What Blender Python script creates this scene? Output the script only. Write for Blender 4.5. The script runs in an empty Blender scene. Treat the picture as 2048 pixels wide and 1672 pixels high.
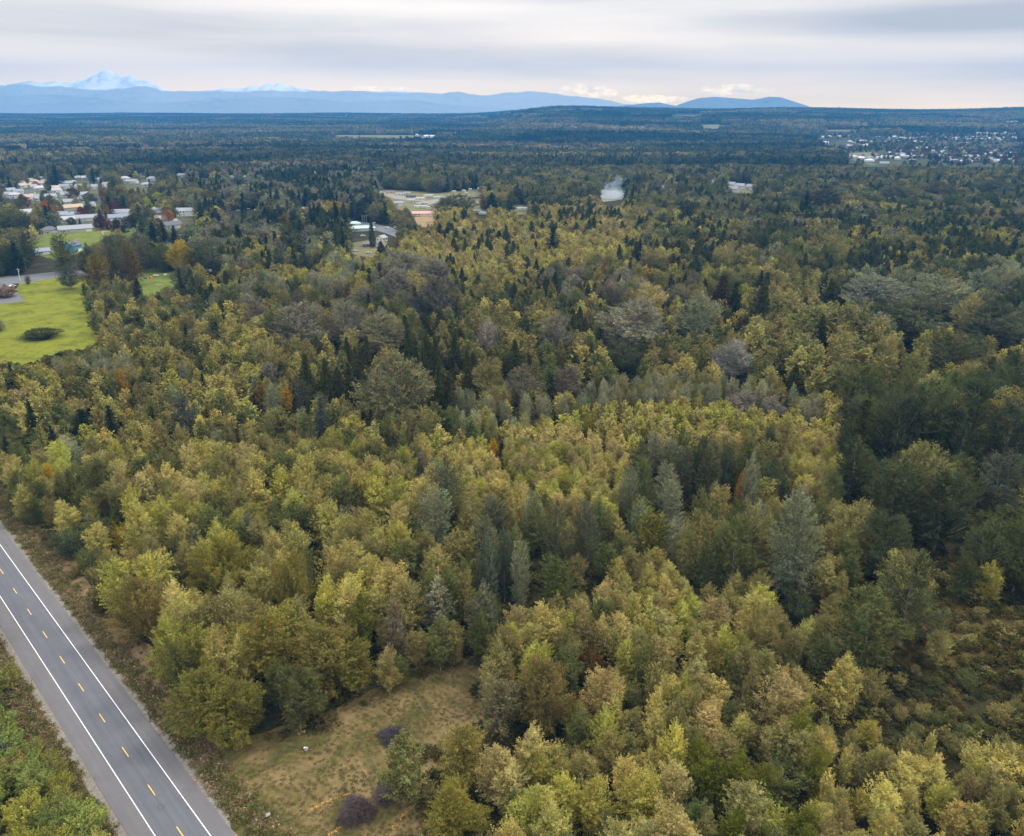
import bpy, math, random
import numpy as np
from mathutils import Vector

# ---------------------------------------------------------------- camera, sky, sun, exposure
SC = bpy.context.scene
COL = SC.collection
F, HZ, CAMH = 1600.0, 222.0, 108.0                 # focal length and horizon row of the photo (2048 wide), flying height
PITCH = math.atan((836 - HZ) / F)
cam_data = bpy.data.cameras.new('camera')
cam = bpy.data.objects.new('camera', cam_data)
COL.objects.link(cam)
cam.location = (0, 0, CAMH)
cam.rotation_euler = (math.pi / 2 - PITCH, 0, 0)
cam_data.sensor_width = 36
cam_data.lens = 36 * F / 2048
cam_data.clip_start = 1
cam_data.clip_end = 60000
SC.camera = cam

SUN_EL, SUN_AZ = math.radians(48), math.radians(62)     # azimuth clockwise from +Y
ZENITH, LOWSKY = 1.9, (2.48, 1.38, -0.02)
world = bpy.data.worlds.new('World')
SC.world = world
world.use_nodes = True
nt = world.node_tree
nt.nodes.clear()


def N(nt, typ, **kw):
    n = nt.nodes.new(typ)
    for k, v in kw.items():
        setattr(n, k, v)
    return n


def math_node(nt, op, a, b=None, c=None):
    n = nt.nodes.new('ShaderNodeMath')
    n.operation = op
    for i, v in enumerate((a, b, c)):
        if v is None:
            continue
        if isinstance(v, (int, float)):
            n.inputs[i].default_value = v
        else:
            nt.links.new(v, n.inputs[i])
    return n.outputs[0]


def mixc(nt, fac, a, b, mode='MIX'):
    n = nt.nodes.new('ShaderNodeMix')
    n.data_type = 'RGBA'
    n.blend_type = mode
    n.clamp_factor = True
    for s, v in ((n.inputs[0], fac), (n.inputs[6], a), (n.inputs[7], b)):
        if isinstance(v, (int, float)):
            s.default_value = v
        elif isinstance(v, tuple):
            s.default_value = v if len(v) == 4 else (*v, 1)
        else:
            nt.links.new(v, s)
    return n.outputs[2]


def noise(nt, vec, scale, detail=3, rough=0.55, dist=0.0):
    n = nt.nodes.new('ShaderNodeTexNoise')
    n.inputs['Scale'].default_value = scale
    n.inputs['Detail'].default_value = detail
    n.inputs['Roughness'].default_value = rough
    n.inputs['Distortion'].default_value = dist
    if vec is not None:
        nt.links.new(vec, n.inputs['Vector'])
    return n.outputs[0]


def ramp(nt, fac, stops, interp='LINEAR'):
    n = nt.nodes.new('ShaderNodeValToRGB')
    cr = n.color_ramp
    cr.interpolation = interp
    while len(cr.elements) < len(stops):
        cr.elements.new(0.5)
    for e, (p, c) in zip(cr.elements, stops):
        e.position = p
        e.color = (*c, 1) if isinstance(c, tuple) else (c, c, c, 1)
    nt.links.new(fac, n.inputs[0])
    return n.outputs[0]


def build_sky():
    sky = N(nt, 'ShaderNodeTexSky', sky_type='NISHITA', sun_disc=False)
    sky.sun_elevation = SUN_EL
    sky.sun_rotation = SUN_AZ
    sky.dust_density = 2.0
    tc = N(nt, 'ShaderNodeTexCoord')
    sep = N(nt, 'ShaderNodeSeparateXYZ')
    nt.links.new(tc.outputs['Generated'], sep.inputs[0])
    X, Y, Z = sep.outputs
    az = math_node(nt, 'ARCTAN2', X, Y)
    el = math_node(nt, 'ARCSINE', Z)
    # long flat streaks of an overcast layer
    comb = N(nt, 'ShaderNodeCombineXYZ')
    nt.links.new(math_node(nt, 'MULTIPLY', az, 1.5), comb.inputs[0])
    nt.links.new(math_node(nt, 'MULTIPLY', el, 16.0), comb.inputs[1])
    comb.inputs[2].default_value = 3.7
    n1 = noise(nt, comb.outputs[0], 1.0, 5, 0.5, 0.6)
    comb2 = N(nt, 'ShaderNodeCombineXYZ')
    nt.links.new(math_node(nt, 'MULTIPLY', az, 3.5), comb2.inputs[0])
    nt.links.new(math_node(nt, 'MULTIPLY', el, 48.0), comb2.inputs[1])
    comb2.inputs[2].default_value = 9.1
    n2 = noise(nt, comb2.outputs[0], 1.0, 4, 0.55, 0.4)
    s = math_node(nt, 'ADD', math_node(nt, 'MULTIPLY', n1, 0.72), math_node(nt, 'MULTIPLY', n2, 0.28))
    # bands seen in the photo: (azimuth, elevation, half widths, weight), weight > 0 = greyer
    tot = s
    for a0, e0, wa, we, wt in ((0.50, 0.086, 0.22, 0.016, 0.55), (-0.10, 0.062, 0.30, 0.010, 0.10),
                               (-0.32, 0.088, 0.30, 0.014, 0.09), (0.30, 0.125, 0.30, 0.012, 0.05),
                               (-0.1, 0.028, 0.6, 0.014, -0.10), (0.25, 0.075, 0.22, 0.008, -0.10),
                               (-0.1, 0.108, 0.35, 0.009, -0.08)):
        da = math_node(nt, 'DIVIDE', math_node(nt, 'SUBTRACT', az, a0), wa)
        de = math_node(nt, 'DIVIDE', math_node(nt, 'SUBTRACT', el, e0), we)
        d2 = math_node(nt, 'ADD', math_node(nt, 'MULTIPLY', da, da), math_node(nt, 'MULTIPLY', de, de))
        g = math_node(nt, 'EXPONENT', math_node(nt, 'MULTIPLY', d2, -1.0))
        tot = math_node(nt, 'ADD', tot, math_node(nt, 'MULTIPLY', g, wt))
    cloud = ramp(nt, tot, [(0.36, (0.72, 0.70, 0.69)), (0.50, (0.63, 0.62, 0.615)), (0.62, (0.52, 0.52, 0.53)), (0.75, (0.42, 0.43, 0.455)), (0.95, (0.33, 0.34, 0.37))])
    # small bright cumulus puffs lying on the far ridges
    for a0, e0, wa, we in ((0.088, 0.0205, 0.040, 0.012), (0.250, 0.022, 0.048, 0.008), (0.16, 0.013, 0.05, 0.006), (-0.15, 0.022, 0.05, 0.006)):
        da = math_node(nt, 'DIVIDE', math_node(nt, 'SUBTRACT', az, a0), wa)
        de = math_node(nt, 'DIVIDE', math_node(nt, 'SUBTRACT', el, e0), we)
        d2 = math_node(nt, 'ADD', math_node(nt, 'MULTIPLY', da, da), math_node(nt, 'MULTIPLY', de, de))
        c3 = N(nt, 'ShaderNodeCombineXYZ')
        nt.links.new(math_node(nt, 'MULTIPLY', az, 60.0), c3.inputs[0])
        nt.links.new(math_node(nt, 'MULTIPLY', el, 130.0), c3.inputs[1])
        pn = noise(nt, c3.outputs[0], 1.0, 6, 0.65)
        m = math_node(nt, 'SUBTRACT', math_node(nt, 'MULTIPLY', pn, 1.7), d2)
        m = math_node(nt, 'MULTIPLY', math_node(nt, 'SUBTRACT', m, 0.08), 1.6)
        m = math_node(nt, 'MINIMUM', math_node(nt, 'MAXIMUM', m, 0.0), 0.85)
        pc = ramp(nt, math_node(nt, 'ADD', pn, math_node(nt, 'MULTIPLY', de, 0.10)), [(0.40, (0.54, 0.57, 0.62)), (0.60, (0.86, 0.85, 0.84))])
        cloud = mixc(nt, m, cloud, pc)
    # an overcast sky brightens towards the zenith; low down it is bright and warm behind the haze
    elc = math_node(nt, 'MAXIMUM', el, 0.0)
    zen = math_node(nt, 'ADD', 10.0, math_node(nt, 'MULTIPLY', math_node(nt, 'SINE', elc), ZENITH * 10.0))
    low = math_node(nt, 'EXPONENT', math_node(nt, 'MULTIPLY', elc, -16.0))
    cmb = N(nt, 'ShaderNodeCombineXYZ')
    for i, k in enumerate(LOWSKY):
        nt.links.new(math_node(nt, 'MULTIPLY', zen, math_node(nt, 'ADD', 1.0, math_node(nt, 'MULTIPLY', low, k))), cmb.inputs[i])
    vm = N(nt, 'ShaderNodeVectorMath', operation='MULTIPLY')
    nt.links.new(cloud, vm.inputs[0])
    nt.links.new(cmb.outputs[0], vm.inputs[1])
    lp = vm.outputs[0]
    final = mixc(nt, 0.96, sky.outputs[0], lp)
    bg = N(nt, 'ShaderNodeBackground')
    bg.inputs['Strength'].default_value = 0.1
    nt.links.new(final, bg.inputs['Color'])
    out = N(nt, 'ShaderNodeOutputWorld')
    nt.links.new(bg.outputs[0], out.inputs['Surface'])


build_sky()
sun_l = bpy.data.lights.new('sun', 'SUN')
sun_l.energy = 1.5
sun_l.angle = math.radians(11)
sun_l.color = (1.0, 0.93, 0.80)
sun = bpy.data.objects.new('sun', sun_l)
COL.objects.link(sun)
sd = Vector((math.sin(SUN_AZ) * math.cos(SUN_EL), math.cos(SUN_AZ) * math.cos(SUN_EL), math.sin(SUN_EL)))
sun.rotation_euler = sd.to_track_quat('Z', 'Y').to_euler()
SC.view_settings.view_transform = 'Standard'
SC.view_settings.look = 'None'
SC.view_settings.gamma = 1
SC.view_settings.exposure = 0.50
SC.view_settings.use_curve_mapping = False
SC.cycles.max_bounces = 5
SC.cycles.diffuse_bounces = 3
SC.cycles.transmission_bounces = 3
SC.cycles.volume_bounces = 2

RS = np.random.RandomState(11)
random.seed(5)


# ---------------------------------------------------------------- geometry of the view
def sstep(a, b, x):
    t = np.clip((x - a) / (b - a), 0, 1)
    return t * t * (3 - 2 * t)


def zt(x, y):
    """height of the terrain"""
    x = np.asarray(x, float)
    y = np.asarray(y, float)
    az = x / np.maximum(y, 1)
    right = sstep(-0.06, 0.07, az)
    left_h = 62 * sstep(2600, 8600, y)
    right_h = (104 + 7 * np.sin(az * 9 + 1) + 5 * np.sin(az * 23)) * sstep(2300, 6200, y)
    und = 5 * np.sin(x / 310 + 1) * np.sin(y / 420) * sstep(1500, 2600, y)
    return left_h * (1 - right) + right_h * right + und


def project(x, y, z):
    x = np.asarray(x, float); y = np.asarray(y, float); z = np.asarray(z, float) - CAMH
    c, s = math.cos(PITCH), math.sin(PITCH)
    dep = y * c - z * s
    up = y * s + z * c
    return 1024 + F * x / dep, 836 - F * up / dep, dep


def ray(px, py):
    c, s = math.cos(PITCH), math.sin(PITCH)
    a = (px - 1024) / F
    b = (836 - py) / F
    return a, c + b * s, -s + b * c


def at(px, py, z=0.0):
    """point of the terrain (plus z) under a pixel of the photo"""
    a, b, c = ray(px, py)
    t = (CAMH - z) / -c
    for _ in range(60):
        g = float(zt(a * t, b * t)) + z
        t += 0.5 * ((CAMH - g) / -c - t)
    return a * t, b * t


def inpoly(px, py, poly):
    px = np.asarray(px); py = np.asarray(py)
    ins = np.zeros(px.shape, bool)
    n = len(poly)
    for i in range(n):
        x1, y1 = poly[i]
        x2, y2 = poly[(i + 1) % n]
        if y1 == y2:
            continue
        c = ((y1 > py) != (y2 > py)) & (px < (x2 - x1) * (py - y1) / (y2 - y1) + x1)
        ins ^= c
    return ins


def vnoise(x, y, scale, seed=0):
    """value noise in numpy, 0..1"""
    x = np.asarray(x) / scale + 1000.3 + seed * 17.7
    y = np.asarray(y) / scale + 1000.7 + seed * 9.1
    xi = np.floor(x).astype(np.int64); yi = np.floor(y).astype(np.int64)
    fx = x - xi; fy = y - yi
    fx = fx * fx * (3 - 2 * fx); fy = fy * fy * (3 - 2 * fy)

    def h(a, b):
        v = (a * 374761393 + b * 668265263 + seed * 974711) & 0xffffffff
        v = ((v ^ (v >> 13)) * 1274126177) & 0xffffffff
        return ((v ^ (v >> 16)) & 0xffff) / 65535.0
    return (h(xi, yi) * (1 - fx) + h(xi + 1, yi) * fx) * (1 - fy) + (h(xi, yi + 1) * (1 - fx) + h(xi + 1, yi + 1) * fx) * fy


# ---------------------------------------------------------------- object helpers
def tag(o, label=None, cat=None, group=None, kind=None):
    if label: o['label'] = label
    if cat: o['category'] = cat
    if group: o['group'] = group
    if kind: o['kind'] = kind
    return o


def empty(name, loc=(0, 0, 0), rz=0.0):
    o = bpy.data.objects.new(name, None)
    COL.objects.link(o)
    o.location = loc
    o.rotation_euler = (0, 0, rz)
    o.empty_display_size = 0.5
    return o


def link(name, me, parent=None):
    o = bpy.data.objects.new(name, me)
    COL.objects.link(o)
    if parent: o.parent = parent
    return o


class MB:
    """collects primitive shapes into one mesh"""

    def __init__(self):
        self.v, self.f, self.m = [], [], []

    def face(self, pts, mi=0):
        n = len(self.v)
        self.v += [tuple(p) for p in pts]
        self.f.append(tuple(range(n, n + len(pts))))
        self.m.append(mi)

    def box(self, x0, x1, y0, y1, z0, z1, mi=0, taper=0.0):
        n = len(self.v)
        t = taper
        self.v += [(x0, y0, z0), (x1, y0, z0), (x1, y1, z0), (x0, y1, z0),
                   (x0 + t, y0 + t, z1), (x1 - t, y0 + t, z1), (x1 - t, y1 - t, z1), (x0 + t, y1 - t, z1)]
        for q in ((0, 3, 2, 1), (4, 5, 6, 7), (0, 1, 5, 4), (1, 2, 6, 5), (2, 3, 7, 6), (3, 0, 4, 7)):
            self.f.append(tuple(n + i for i in q)); self.m.append(mi)
        return self

    def tube(self, pts, rads, sides=6, mi=0):
        n0 = len(self.v)
        P = [Vector(p) for p in pts]
        for i, p in enumerate(P):
            d = (P[min(i + 1, len(P) - 1)] - P[max(i - 1, 0)])
            d = d.normalized() if d.length > 1e-6 else Vector((0, 0, 1))
            a = d.cross(Vector((0.31, 0.95, 0.07))).normalized()
            b = d.cross(a)
            for k in range(sides):
                t = 2 * math.pi * k / sides
                self.v.append(tuple(p + (a * math.cos(t) + b * math.sin(t)) * rads[i]))
        for i in range(len(P) - 1):
            for k in range(sides):
                k2 = (k + 1) % sides
                self.f.append((n0 + i * sides + k, n0 + i * sides + k2, n0 + (i + 1) * sides + k2, n0 + (i + 1) * sides + k))
                self.m.append(mi)
        self.f.append(tuple(n0 + k for k in range(sides))); self.m.append(mi)
        self.f.append(tuple(n0 + (len(P) - 1) * sides + k for k in reversed(range(sides)))); self.m.append(mi)
        return self

    def mesh(self, name, mats):
        me = bpy.data.meshes.new(name)
        me.from_pydata(self.v, [], self.f)
        for m in mats: me.materials.append(m)
        if len(mats) > 1:
            me.polygons.foreach_set('material_index', self.m)
        me.validate()
        me.update()
        return me

    def build(self, name, mats, parent=None):
        if not isinstance(mats, (list, tuple)): mats = [mats]
        return link(name, self.mesh(name, mats), parent)


# ---------------------------------------------------------------- materials
def mat(name):
    m = bpy.data.materials.new(name)
    m.use_nodes = True
    t = m.node_tree
    b = t.nodes['Principled BSDF']
    return m, t, b


def plain(name, c, rough=0.7, metal=0.0, var=0.12, scale=1.5):
    m, t, b = mat(name)
    tc = N(t, 'ShaderNodeTexCoord')
    n = noise(t, tc.outputs['Object'], scale, 4, 0.6)
    lo = tuple(max(0, v * (1 - var)) for v in c); hi = tuple(min(1, v * (1 + var)) for v in c)
    t.links.new(ramp(t, n, [(0.3, lo), (0.7, hi)]), b.inputs['Base Color'])
    b.inputs['Roughness'].default_value = rough
    b.inputs['Metallic'].default_value = metal
    return m


def leaf_material():
    m, t, b = mat('foliage')
    t.nodes.remove(b)
    a = N(t, 'ShaderNodeAttribute', attribute_type='INSTANCER', attribute_name='tint')
    c = N(t, 'ShaderNodeAttribute', attribute_type='GEOMETRY', attribute_name='leafcol')
    mul = N(t, 'ShaderNodeVectorMath', operation='MULTIPLY')
    t.links.new(a.outputs['Vector'], mul.inputs[0])
    t.links.new(c.outputs['Vector'], mul.inputs[1])
    d = N(t, 'ShaderNodeBsdfDiffuse')
    tr = N(t, 'ShaderNodeBsdfTranslucent')
    t.links.new(mul.outputs[0], d.inputs['Color'])
    t.links.new(mul.outputs[0], tr.inputs['Color'])
    mx = N(t, 'ShaderNodeMixShader')
    mx.inputs[0].default_value = 0.36
    t.links.new(d.outputs[0], mx.inputs[1])
    t.links.new(tr.outputs[0], mx.inputs[2])
    t.links.new(mx.outputs[0], t.nodes['Material Output'].inputs['Surface'])
    return m


LEAF = leaf_material()
BARK = plain('pale_bark', (0.33, 0.31, 0.27), 0.9, var=0.35, scale=2.0)
BARKD = plain('dark_bark', (0.07, 0.055, 0.042), 0.9, var=0.3, scale=2.0)


# ---------------------------------------------------------------- foliage meshes
def tri_mesh(name, C, S, V, nb=None, mats=None, extra=None, rs=RS):
    """C centres (n,3), S sizes (n), V colour factors (n,3): one leaf-sized triangle each; extra = MB with wood"""
    n = len(C)
    a = rs.normal(size=(n, 3))
    if nb is not None:
        nn = nb + 0.75 * a
        nn /= np.linalg.norm(nn, axis=1)[:, None]
        u = np.cross(nn, rs.normal(size=(n, 3)))
    else:
        u = a
        nn = np.cross(u, rs.normal(size=(n, 3)))
        nn /= np.linalg.norm(nn, axis=1)[:, None]
    u /= np.linalg.norm(u, axis=1)[:, None]
    w = np.cross(nn, u)
    s = S[:, None]
    P = np.stack([C + u * s * 0.95, C - u * s * 0.5 + w * s * 0.62, C - u * s * 0.45 - w * s * 0.62], axis=1).reshape(-1, 3)
    nv = len(P)
    ev, ef = (extra.v, extra.f) if extra else ([], [])
    # triangulate wood
    tri = []
    for f in ef:
        for k in range(1, len(f) - 1):
            tri.append((f[0] + nv, f[k] + nv, f[k + 1] + nv))
    me = bpy.data.meshes.new(name)
    allv = np.vstack([P, np.array(ev, float).reshape(-1, 3)]) if ev else P
    idx = np.concatenate([np.arange(nv), np.array(tri, int).ravel()]) if tri else np.arange(nv)
    nt_ = len(idx) // 3
    me.vertices.add(len(allv)); me.vertices.foreach_set('co', allv.astype(np.float32).ravel())
    me.loops.add(nt_ * 3); me.loops.foreach_set('vertex_index', idx.astype(np.int32))
    me.polygons.add(nt_); me.polygons.foreach_set('loop_start', np.arange(0, nt_ * 3, 3, dtype=np.int32))
    me.polygons.foreach_set('loop_total', np.full(nt_, 3, np.int32))
    me.materials.append(LEAF)
    if tri:
        me.materials.append(extra.mat if hasattr(extra, 'mat') else BARK)
        mi = np.zeros(nt_, np.int32); mi[n:] = 1
        me.polygons.foreach_set('material_index', mi)
    at_ = me.attributes.new('leafcol', 'FLOAT_VECTOR', 'FACE')
    vv = np.ones((nt_, 3), np.float32); vv[:n] = V
    at_.data.foreach_set('vector', vv.ravel())
    me.update()
    return me


class Kind:
    pass


PROFILES = {
    # u 0 (crown base) .. 1 (top) -> radius 0..1
    'round': lambda u: np.sqrt(np.clip(1 - (2 * np.clip(u, 0, 1) * 0.93 - 0.86) ** 2, 0, 1)),
    'egg': lambda u: np.clip((u + 0.08) ** 0.5 * (1.02 - u) ** 0.62 * 1.55, 0, 1),
    'umbrella': lambda u: np.clip((u + 0.15) ** 0.75 * (1.01 - u) ** 0.40 * 1.45, 0, 1),
    'cone': lambda u: np.clip((1.0 - u) ** 0.62 * (0.55 + 0.45 * np.minimum(1, u * 5)), 0, 1),
    'column': lambda u: np.clip((u + 0.05) ** 0.35 * (1.02 - u) ** 0.5 * 1.28, 0, 1),
    'soft': lambda u: np.clip((u + 0.12) ** 0.45 * (1.0 - u) ** 0.42 * 1.38, 0, 1),
    'dome': lambda u: np.sqrt(np.clip(1 - u ** 2, 0, 1)),
}


def crown_points(rs, H, R, base, prof, nspray, nleaf, slen, jit, out=1.0, up=0.5, lobes=0.22, lsize=0.28, varc=0.22, topy=0.0, nlob=5, inner=0.15):
    pf = PROFILES[prof]
    u = rs.rand(nspray)
    w = pf(u)
    # more sprays where the crown is wide
    keep = rs.rand(nspray) < 0.25 + 0.75 * w
    u = np.where(keep, u, rs.rand(nspray))
    th = rs.rand(nspray) * 2 * np.pi
    lob = 1.0
    for k in range(nlob):
        f = rs.randint(1, 5); g = rs.uniform(2, 9)
        lob = lob + lobes / 1.6 * np.cos(f * th + g * u + rs.rand() * 6.28)
    r = R * pf(u) * np.clip(lob, 0.45, 1.45) * (1 - inner * rs.rand(nspray) ** 2 * 2)
    hb = base * H
    z = hb + u * (H - hb)
    zl = 1 + lobes * 0.35 * np.cos(2 * th + rs.rand() * 6) * (u > 0.5)
    z = hb + (z - hb) * zl
    tgt = np.c_[r * np.cos(th), r * np.sin(th), z]
    d = np.c_[out * np.cos(th), out * np.sin(th), up + 0.9 * (u - 0.35) * (up > -0.05)] + rs.normal(size=(nspray, 3)) * 0.28
    d /= np.linalg.norm(d, axis=1)[:, None]
    L = slen * rs.uniform(0.55, 1.35, nspray)
    t = rs.rand(nspray, nleaf) ** 0.8
    P = tgt[:, None, :] + d[:, None, :] * (L[:, None] * (t - 0.7))[:, :, None]
    P = P + rs.normal(size=P.shape) * jit * (1.15 - t)[:, :, None]
    cv = 1 + rs.normal(size=nspray) * varc
    hv = rs.normal(size=nspray) * varc * 0.3
    cv = np.clip(cv, 0.45, 1.7)
    V = np.repeat(cv[:, None], nleaf, 1) * (1 + rs.normal(size=(nspray, nleaf)) * 0.11)
    V = np.clip(V, 0.3, 1.9)
    hvv = np.repeat(hv[:, None], nleaf, 1)
    VV = np.stack([V * (1 + hvv * 1.0), V, V * (1 - hvv * 0.7)], axis=2)
    nb = d[:, None, :] * 0.4 + np.array([0, 0, 0.55])
    nb = np.repeat(nb, nleaf, 1)
    S = lsize * rs.uniform(0.6, 1.4, (nspray, nleaf))
    P = P.reshape(-1, 3)
    P[:, 2] = np.maximum(P[:, 2], 0.15)
    return P, S.ravel(), VV.reshape(-1, 3), nb.reshape(-1, 3), tgt


def wood(rs, H, R, base, tgt, rad, nl, lean=0.03, fork=False):
    b = MB()
    n = 6
    ox, oy = rs.normal() * lean * H, rs.normal() * lean * H
    stems = 3 if fork else 1
    for s in range(stems):
        sx, sy = (rs.normal() * 0.11 * H, rs.normal() * 0.11 * H) if fork else (0, 0)
        pts = [((ox + sx) * (i / (n - 1)) ** 1.5 + rs.normal() * 0.008 * H * (i > 0), (oy + sy) * (i / (n - 1)) ** 1.5 + rs.normal() * 0.008 * H * (i > 0), -0.3 + (H * 0.9 + 0.3) * i / (n - 1)) for i in range(n)]
        b.tube(pts, [rad * (1 - 0.88 * i / (n - 1)) for i in range(n)], 6)
        for k in range(nl):
            t = tgt[rs.randint(len(tgt))]
            z0 = max(base * H * 0.8, t[2] - 0.25 * H * rs.rand() - 0.5 * math.hypot(t[0], t[1]))
            f = min(1, z0 / (H * 0.9))
            p0 = ((ox + sx) * f ** 1.5, (oy + sy) * f ** 1.5, z0)
            mid = (p0[0] * 0.45 + t[0] * 0.5, p0[1] * 0.45 + t[1] * 0.5, (p0[2] * 0.45 + t[2] * 0.5))
            r0 = rad * (0.42 * (1 - f) + 0.12)
            b.tube([p0, mid, tuple(t)], [r0, r0 * 0.6, r0 * 0.2], 4)
    return b


KINDS = {}


def make_kind(name, H, R, base, prof, nspray, nleaf, slen, jit, nvar, rad, nl, pale=True, fork=False, **kw):
    """near meshes (crown + wood apart) and coarse meshes (one mesh) of one kind of tree"""
    k = Kind()
    k.name, k.H, k.R = name, H, R
    k.near = []
    k.mid = []
    ls = kw.get('lsize', 0.28)
    for i in range(nvar):
        rs = np.random.RandomState(hash_(name) + i)
        P, S, V, nb, tgt = crown_points(rs, H, R, base, prof, nspray, nleaf, slen, jit, **kw)
        cm = tri_mesh(name + '_crown', P, S, V, nb, rs=rs)
        w = wood(rs, H, R, base, tgt, rad, nl, fork=fork)
        wm = w.mesh(name + '_trunk', [BARK if pale else BARKD]) if rad > 0 else None
        k.near.append((cm, wm))
    for i in range(nvar):
        rs = np.random.RandomState(hash_(name) + 50 + i)
        kk = dict(kw); kk['lsize'] = ls * (2.9 if ls < 0.13 else 2.4)
        P, S, V, nb, tgt = crown_points(rs, H, R, base, prof, max(40, int(nspray / 2.4)), max(6, int(nleaf / 2.6)), slen * 1.15, jit * 1.2, **kk)
        w = wood(rs, H, R, base, tgt, rad, 2, fork=False) if rad > 0 else None
        if w: w.mat = BARK if pale else BARKD
        me = tri_mesh(name + '_coarse', P, S, V, nb, extra=w, rs=rs)
        k.mid.append(me)
    KINDS[name] = k
    return k


def hash_(s):
    h = 7
    for c in s: h = (h * 31 + ord(c)) % 100003
    return h


make_kind('alder_tree', 12, 3.2, 0.20, 'soft', 520, 38, 2.2, 0.30, 8, 0.12, 14, up=0.6, lobes=0.38, lsize=0.122, inner=0.45, varc=0.19)
make_kind('broad_alder_tree', 12, 6.0, 0.12, 'soft', 1500, 38, 2.4, 0.30, 3, 0.2, 26, up=0.6, lobes=0.38, lsize=0.125, inner=0.4, varc=0.2, nlob=8)
make_kind('birch_tree', 12, 2.4, 0.15, 'egg', 300, 30, 2.0, 0.26, 5, 0.10, 8, up=0.9, lobes=0.30, lsize=0.145, inner=0.35)
make_kind('cottonwood_tree', 24, 7.6, 0.16, 'round', 900, 34, 3.2, 0.42, 5, 0.36, 16, up=0.45, lobes=0.30, lsize=0.22, inner=0.3, varc=0.30)
make_kind('poplar_tree', 19, 4.1, 0.10, 'soft', 480, 32, 2.6, 0.30, 6, 0.22, 10, up=0.75, lobes=0.32, lsize=0.180, inner=0.35)
make_kind('maple_tree', 20, 9.5, 0.05, 'round', 900, 36, 2.9, 0.42, 3, 0.45, 18, pale=False, up=0.35, lobes=0.20, lsize=0.25, nlob=7, inner=0.3, varc=0.3)
make_kind('cedar_tree', 17, 4.6, 0.03, 'cone', 620, 28, 1.7, 0.30, 6, 0.25, 0, pale=False, up=-0.25, lobes=0.16, lsize=0.20, varc=0.22, inner=0.35)
make_kind('fir_tree', 20, 4.0, 0.06, 'cone', 500, 28, 2.1, 0.20, 5, 0.25, 0, pale=False, up=-0.08, lobes=0.24, lsize=0.19, varc=0.22, inner=0.5)
make_kind('shrub', 3.6, 2.4, 0.0, 'dome', 160, 28, 1.2, 0.26, 5, 0.05, 4, pale=False, up=0.8, lobes=0.28, lsize=0.14)
make_kind('willow_shrub', 6.5, 3.4, 0.02, 'umbrella', 300, 28, 2.2, 0.26, 5, 0.07, 7, up=0.9, lobes=0.3, lsize=0.14, fork=True)

# ---------------------------------------------------------------- tints
T = dict(
    yo=(0.425, 0.372, 0.112), yg=(0.390, 0.368, 0.080), gr=(0.140, 0.150, 0.048), dg=(0.080, 0.093, 0.038),
    sg=(0.250, 0.260, 0.145), gb=(0.235, 0.215, 0.145), cd=(0.080, 0.085, 0.026), fr=(0.032, 0.048, 0.028),
    gold=(0.55, 0.36, 0.02), orange=(0.38, 0.17, 0.03), red=(0.19, 0.055, 0.033), lime=(0.38, 0.41, 0.02),
    tan=(0.42, 0.355, 0.135), brown=(0.115, 0.095, 0.036), rust=(0.140, 0.104, 0.034), ol=(0.265, 0.235, 0.080),
    bluegreen=(0.060, 0.085, 0.055), pale=(0.30, 0.29, 0.16))
CN = dict(yo='yellow olive', yg='yellow green', gr='mid green', dg='dark green', sg='silvery green', gb='grey brown', cd='dark olive',
          fr='blackish green', gold='golden yellow', orange='orange', red='dark red', lime='bright lime yellow', tan='pale tan', brown='brown',
          rust='rusty brown', ol='dull olive', bluegreen='blue green', pale='pale greyish yellow')


# ---------------------------------------------------------------- the lie of the land
XMIN, XMAX, YMIN, YMAX = -9000, 9000, -1200, 10800


def build_ground():
    ys = np.concatenate([np.linspace(YMIN, 0, 5)[:-1], np.linspace(0, 1500, 16)[:-1], np.linspace(1500, 7000, 70)[:-1], np.linspace(7000, YMAX, 24)])
    xs = np.linspace(XMIN, XMAX, 121)
    X, Y = np.meshgrid(xs, ys)
    Z = zt(X, Y)
    me = bpy.data.meshes.new('ground')
    nx, ny = len(xs), len(ys)
    V = np.c_[X.ravel(), Y.ravel(), Z.ravel()]
    Fs = [(j * nx + i, j * nx + i + 1, (j + 1) * nx + i + 1, (j + 1) * nx + i) for j in range(ny - 1) for i in range(nx - 1)]
    me.from_pydata([tuple(v) for v in V], [], Fs)
    m, t, b = mat('forest_floor')
    g = N(t, 'ShaderNodeNewGeometry')
    n1 = noise(t, g.outputs['Position'], 0.09, 5, 0.6)
    n2 = noise(t, g.outputs['Position'], 0.9, 5, 0.7)
    c1 = ramp(t, n1, [(0.35, (0.022, 0.026, 0.010)), (0.55, (0.05, 0.045, 0.016)), (0.7, (0.075, 0.045, 0.018))])
    c2 = ramp(t, n2, [(0.3, 0.35), (0.7, 1.35)])
    t.links.new(mixc(t, 1.0, c1, c2, 'MULTIPLY'), b.inputs['Base Color'])
    b.inputs['Roughness'].default_value = 1.0
    b.inputs['Specular IOR Level'].default_value = 0.1
    me.materials.append(m)
    tag(link('ground', me), kind='structure')


build_ground()

# road: centreline from two points of its dashes
RA = np.array(at(361.7, 1666.4)); RB = np.array(at(3.6, 1143.5))
RD = (RB - RA) / np.linalg.norm(RB - RA)          # away from the camera
RN = np.array([RD[1], -RD[0]])                    # to the right of that
RSTEP = np.linalg.norm(RB - RA) / 9.0


def rp(s, d, z=0.0):
    p = RA + RD * s + RN * d
    return (float(p[0]), float(p[1]), z)


def road_coord(x, y):
    dx = np.asarray(x) - RA[0]; dy = np.asarray(y) - RA[1]
    return dx * RD[0] + dy * RD[1], dx * RN[0] + dy * RN[1]


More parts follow.
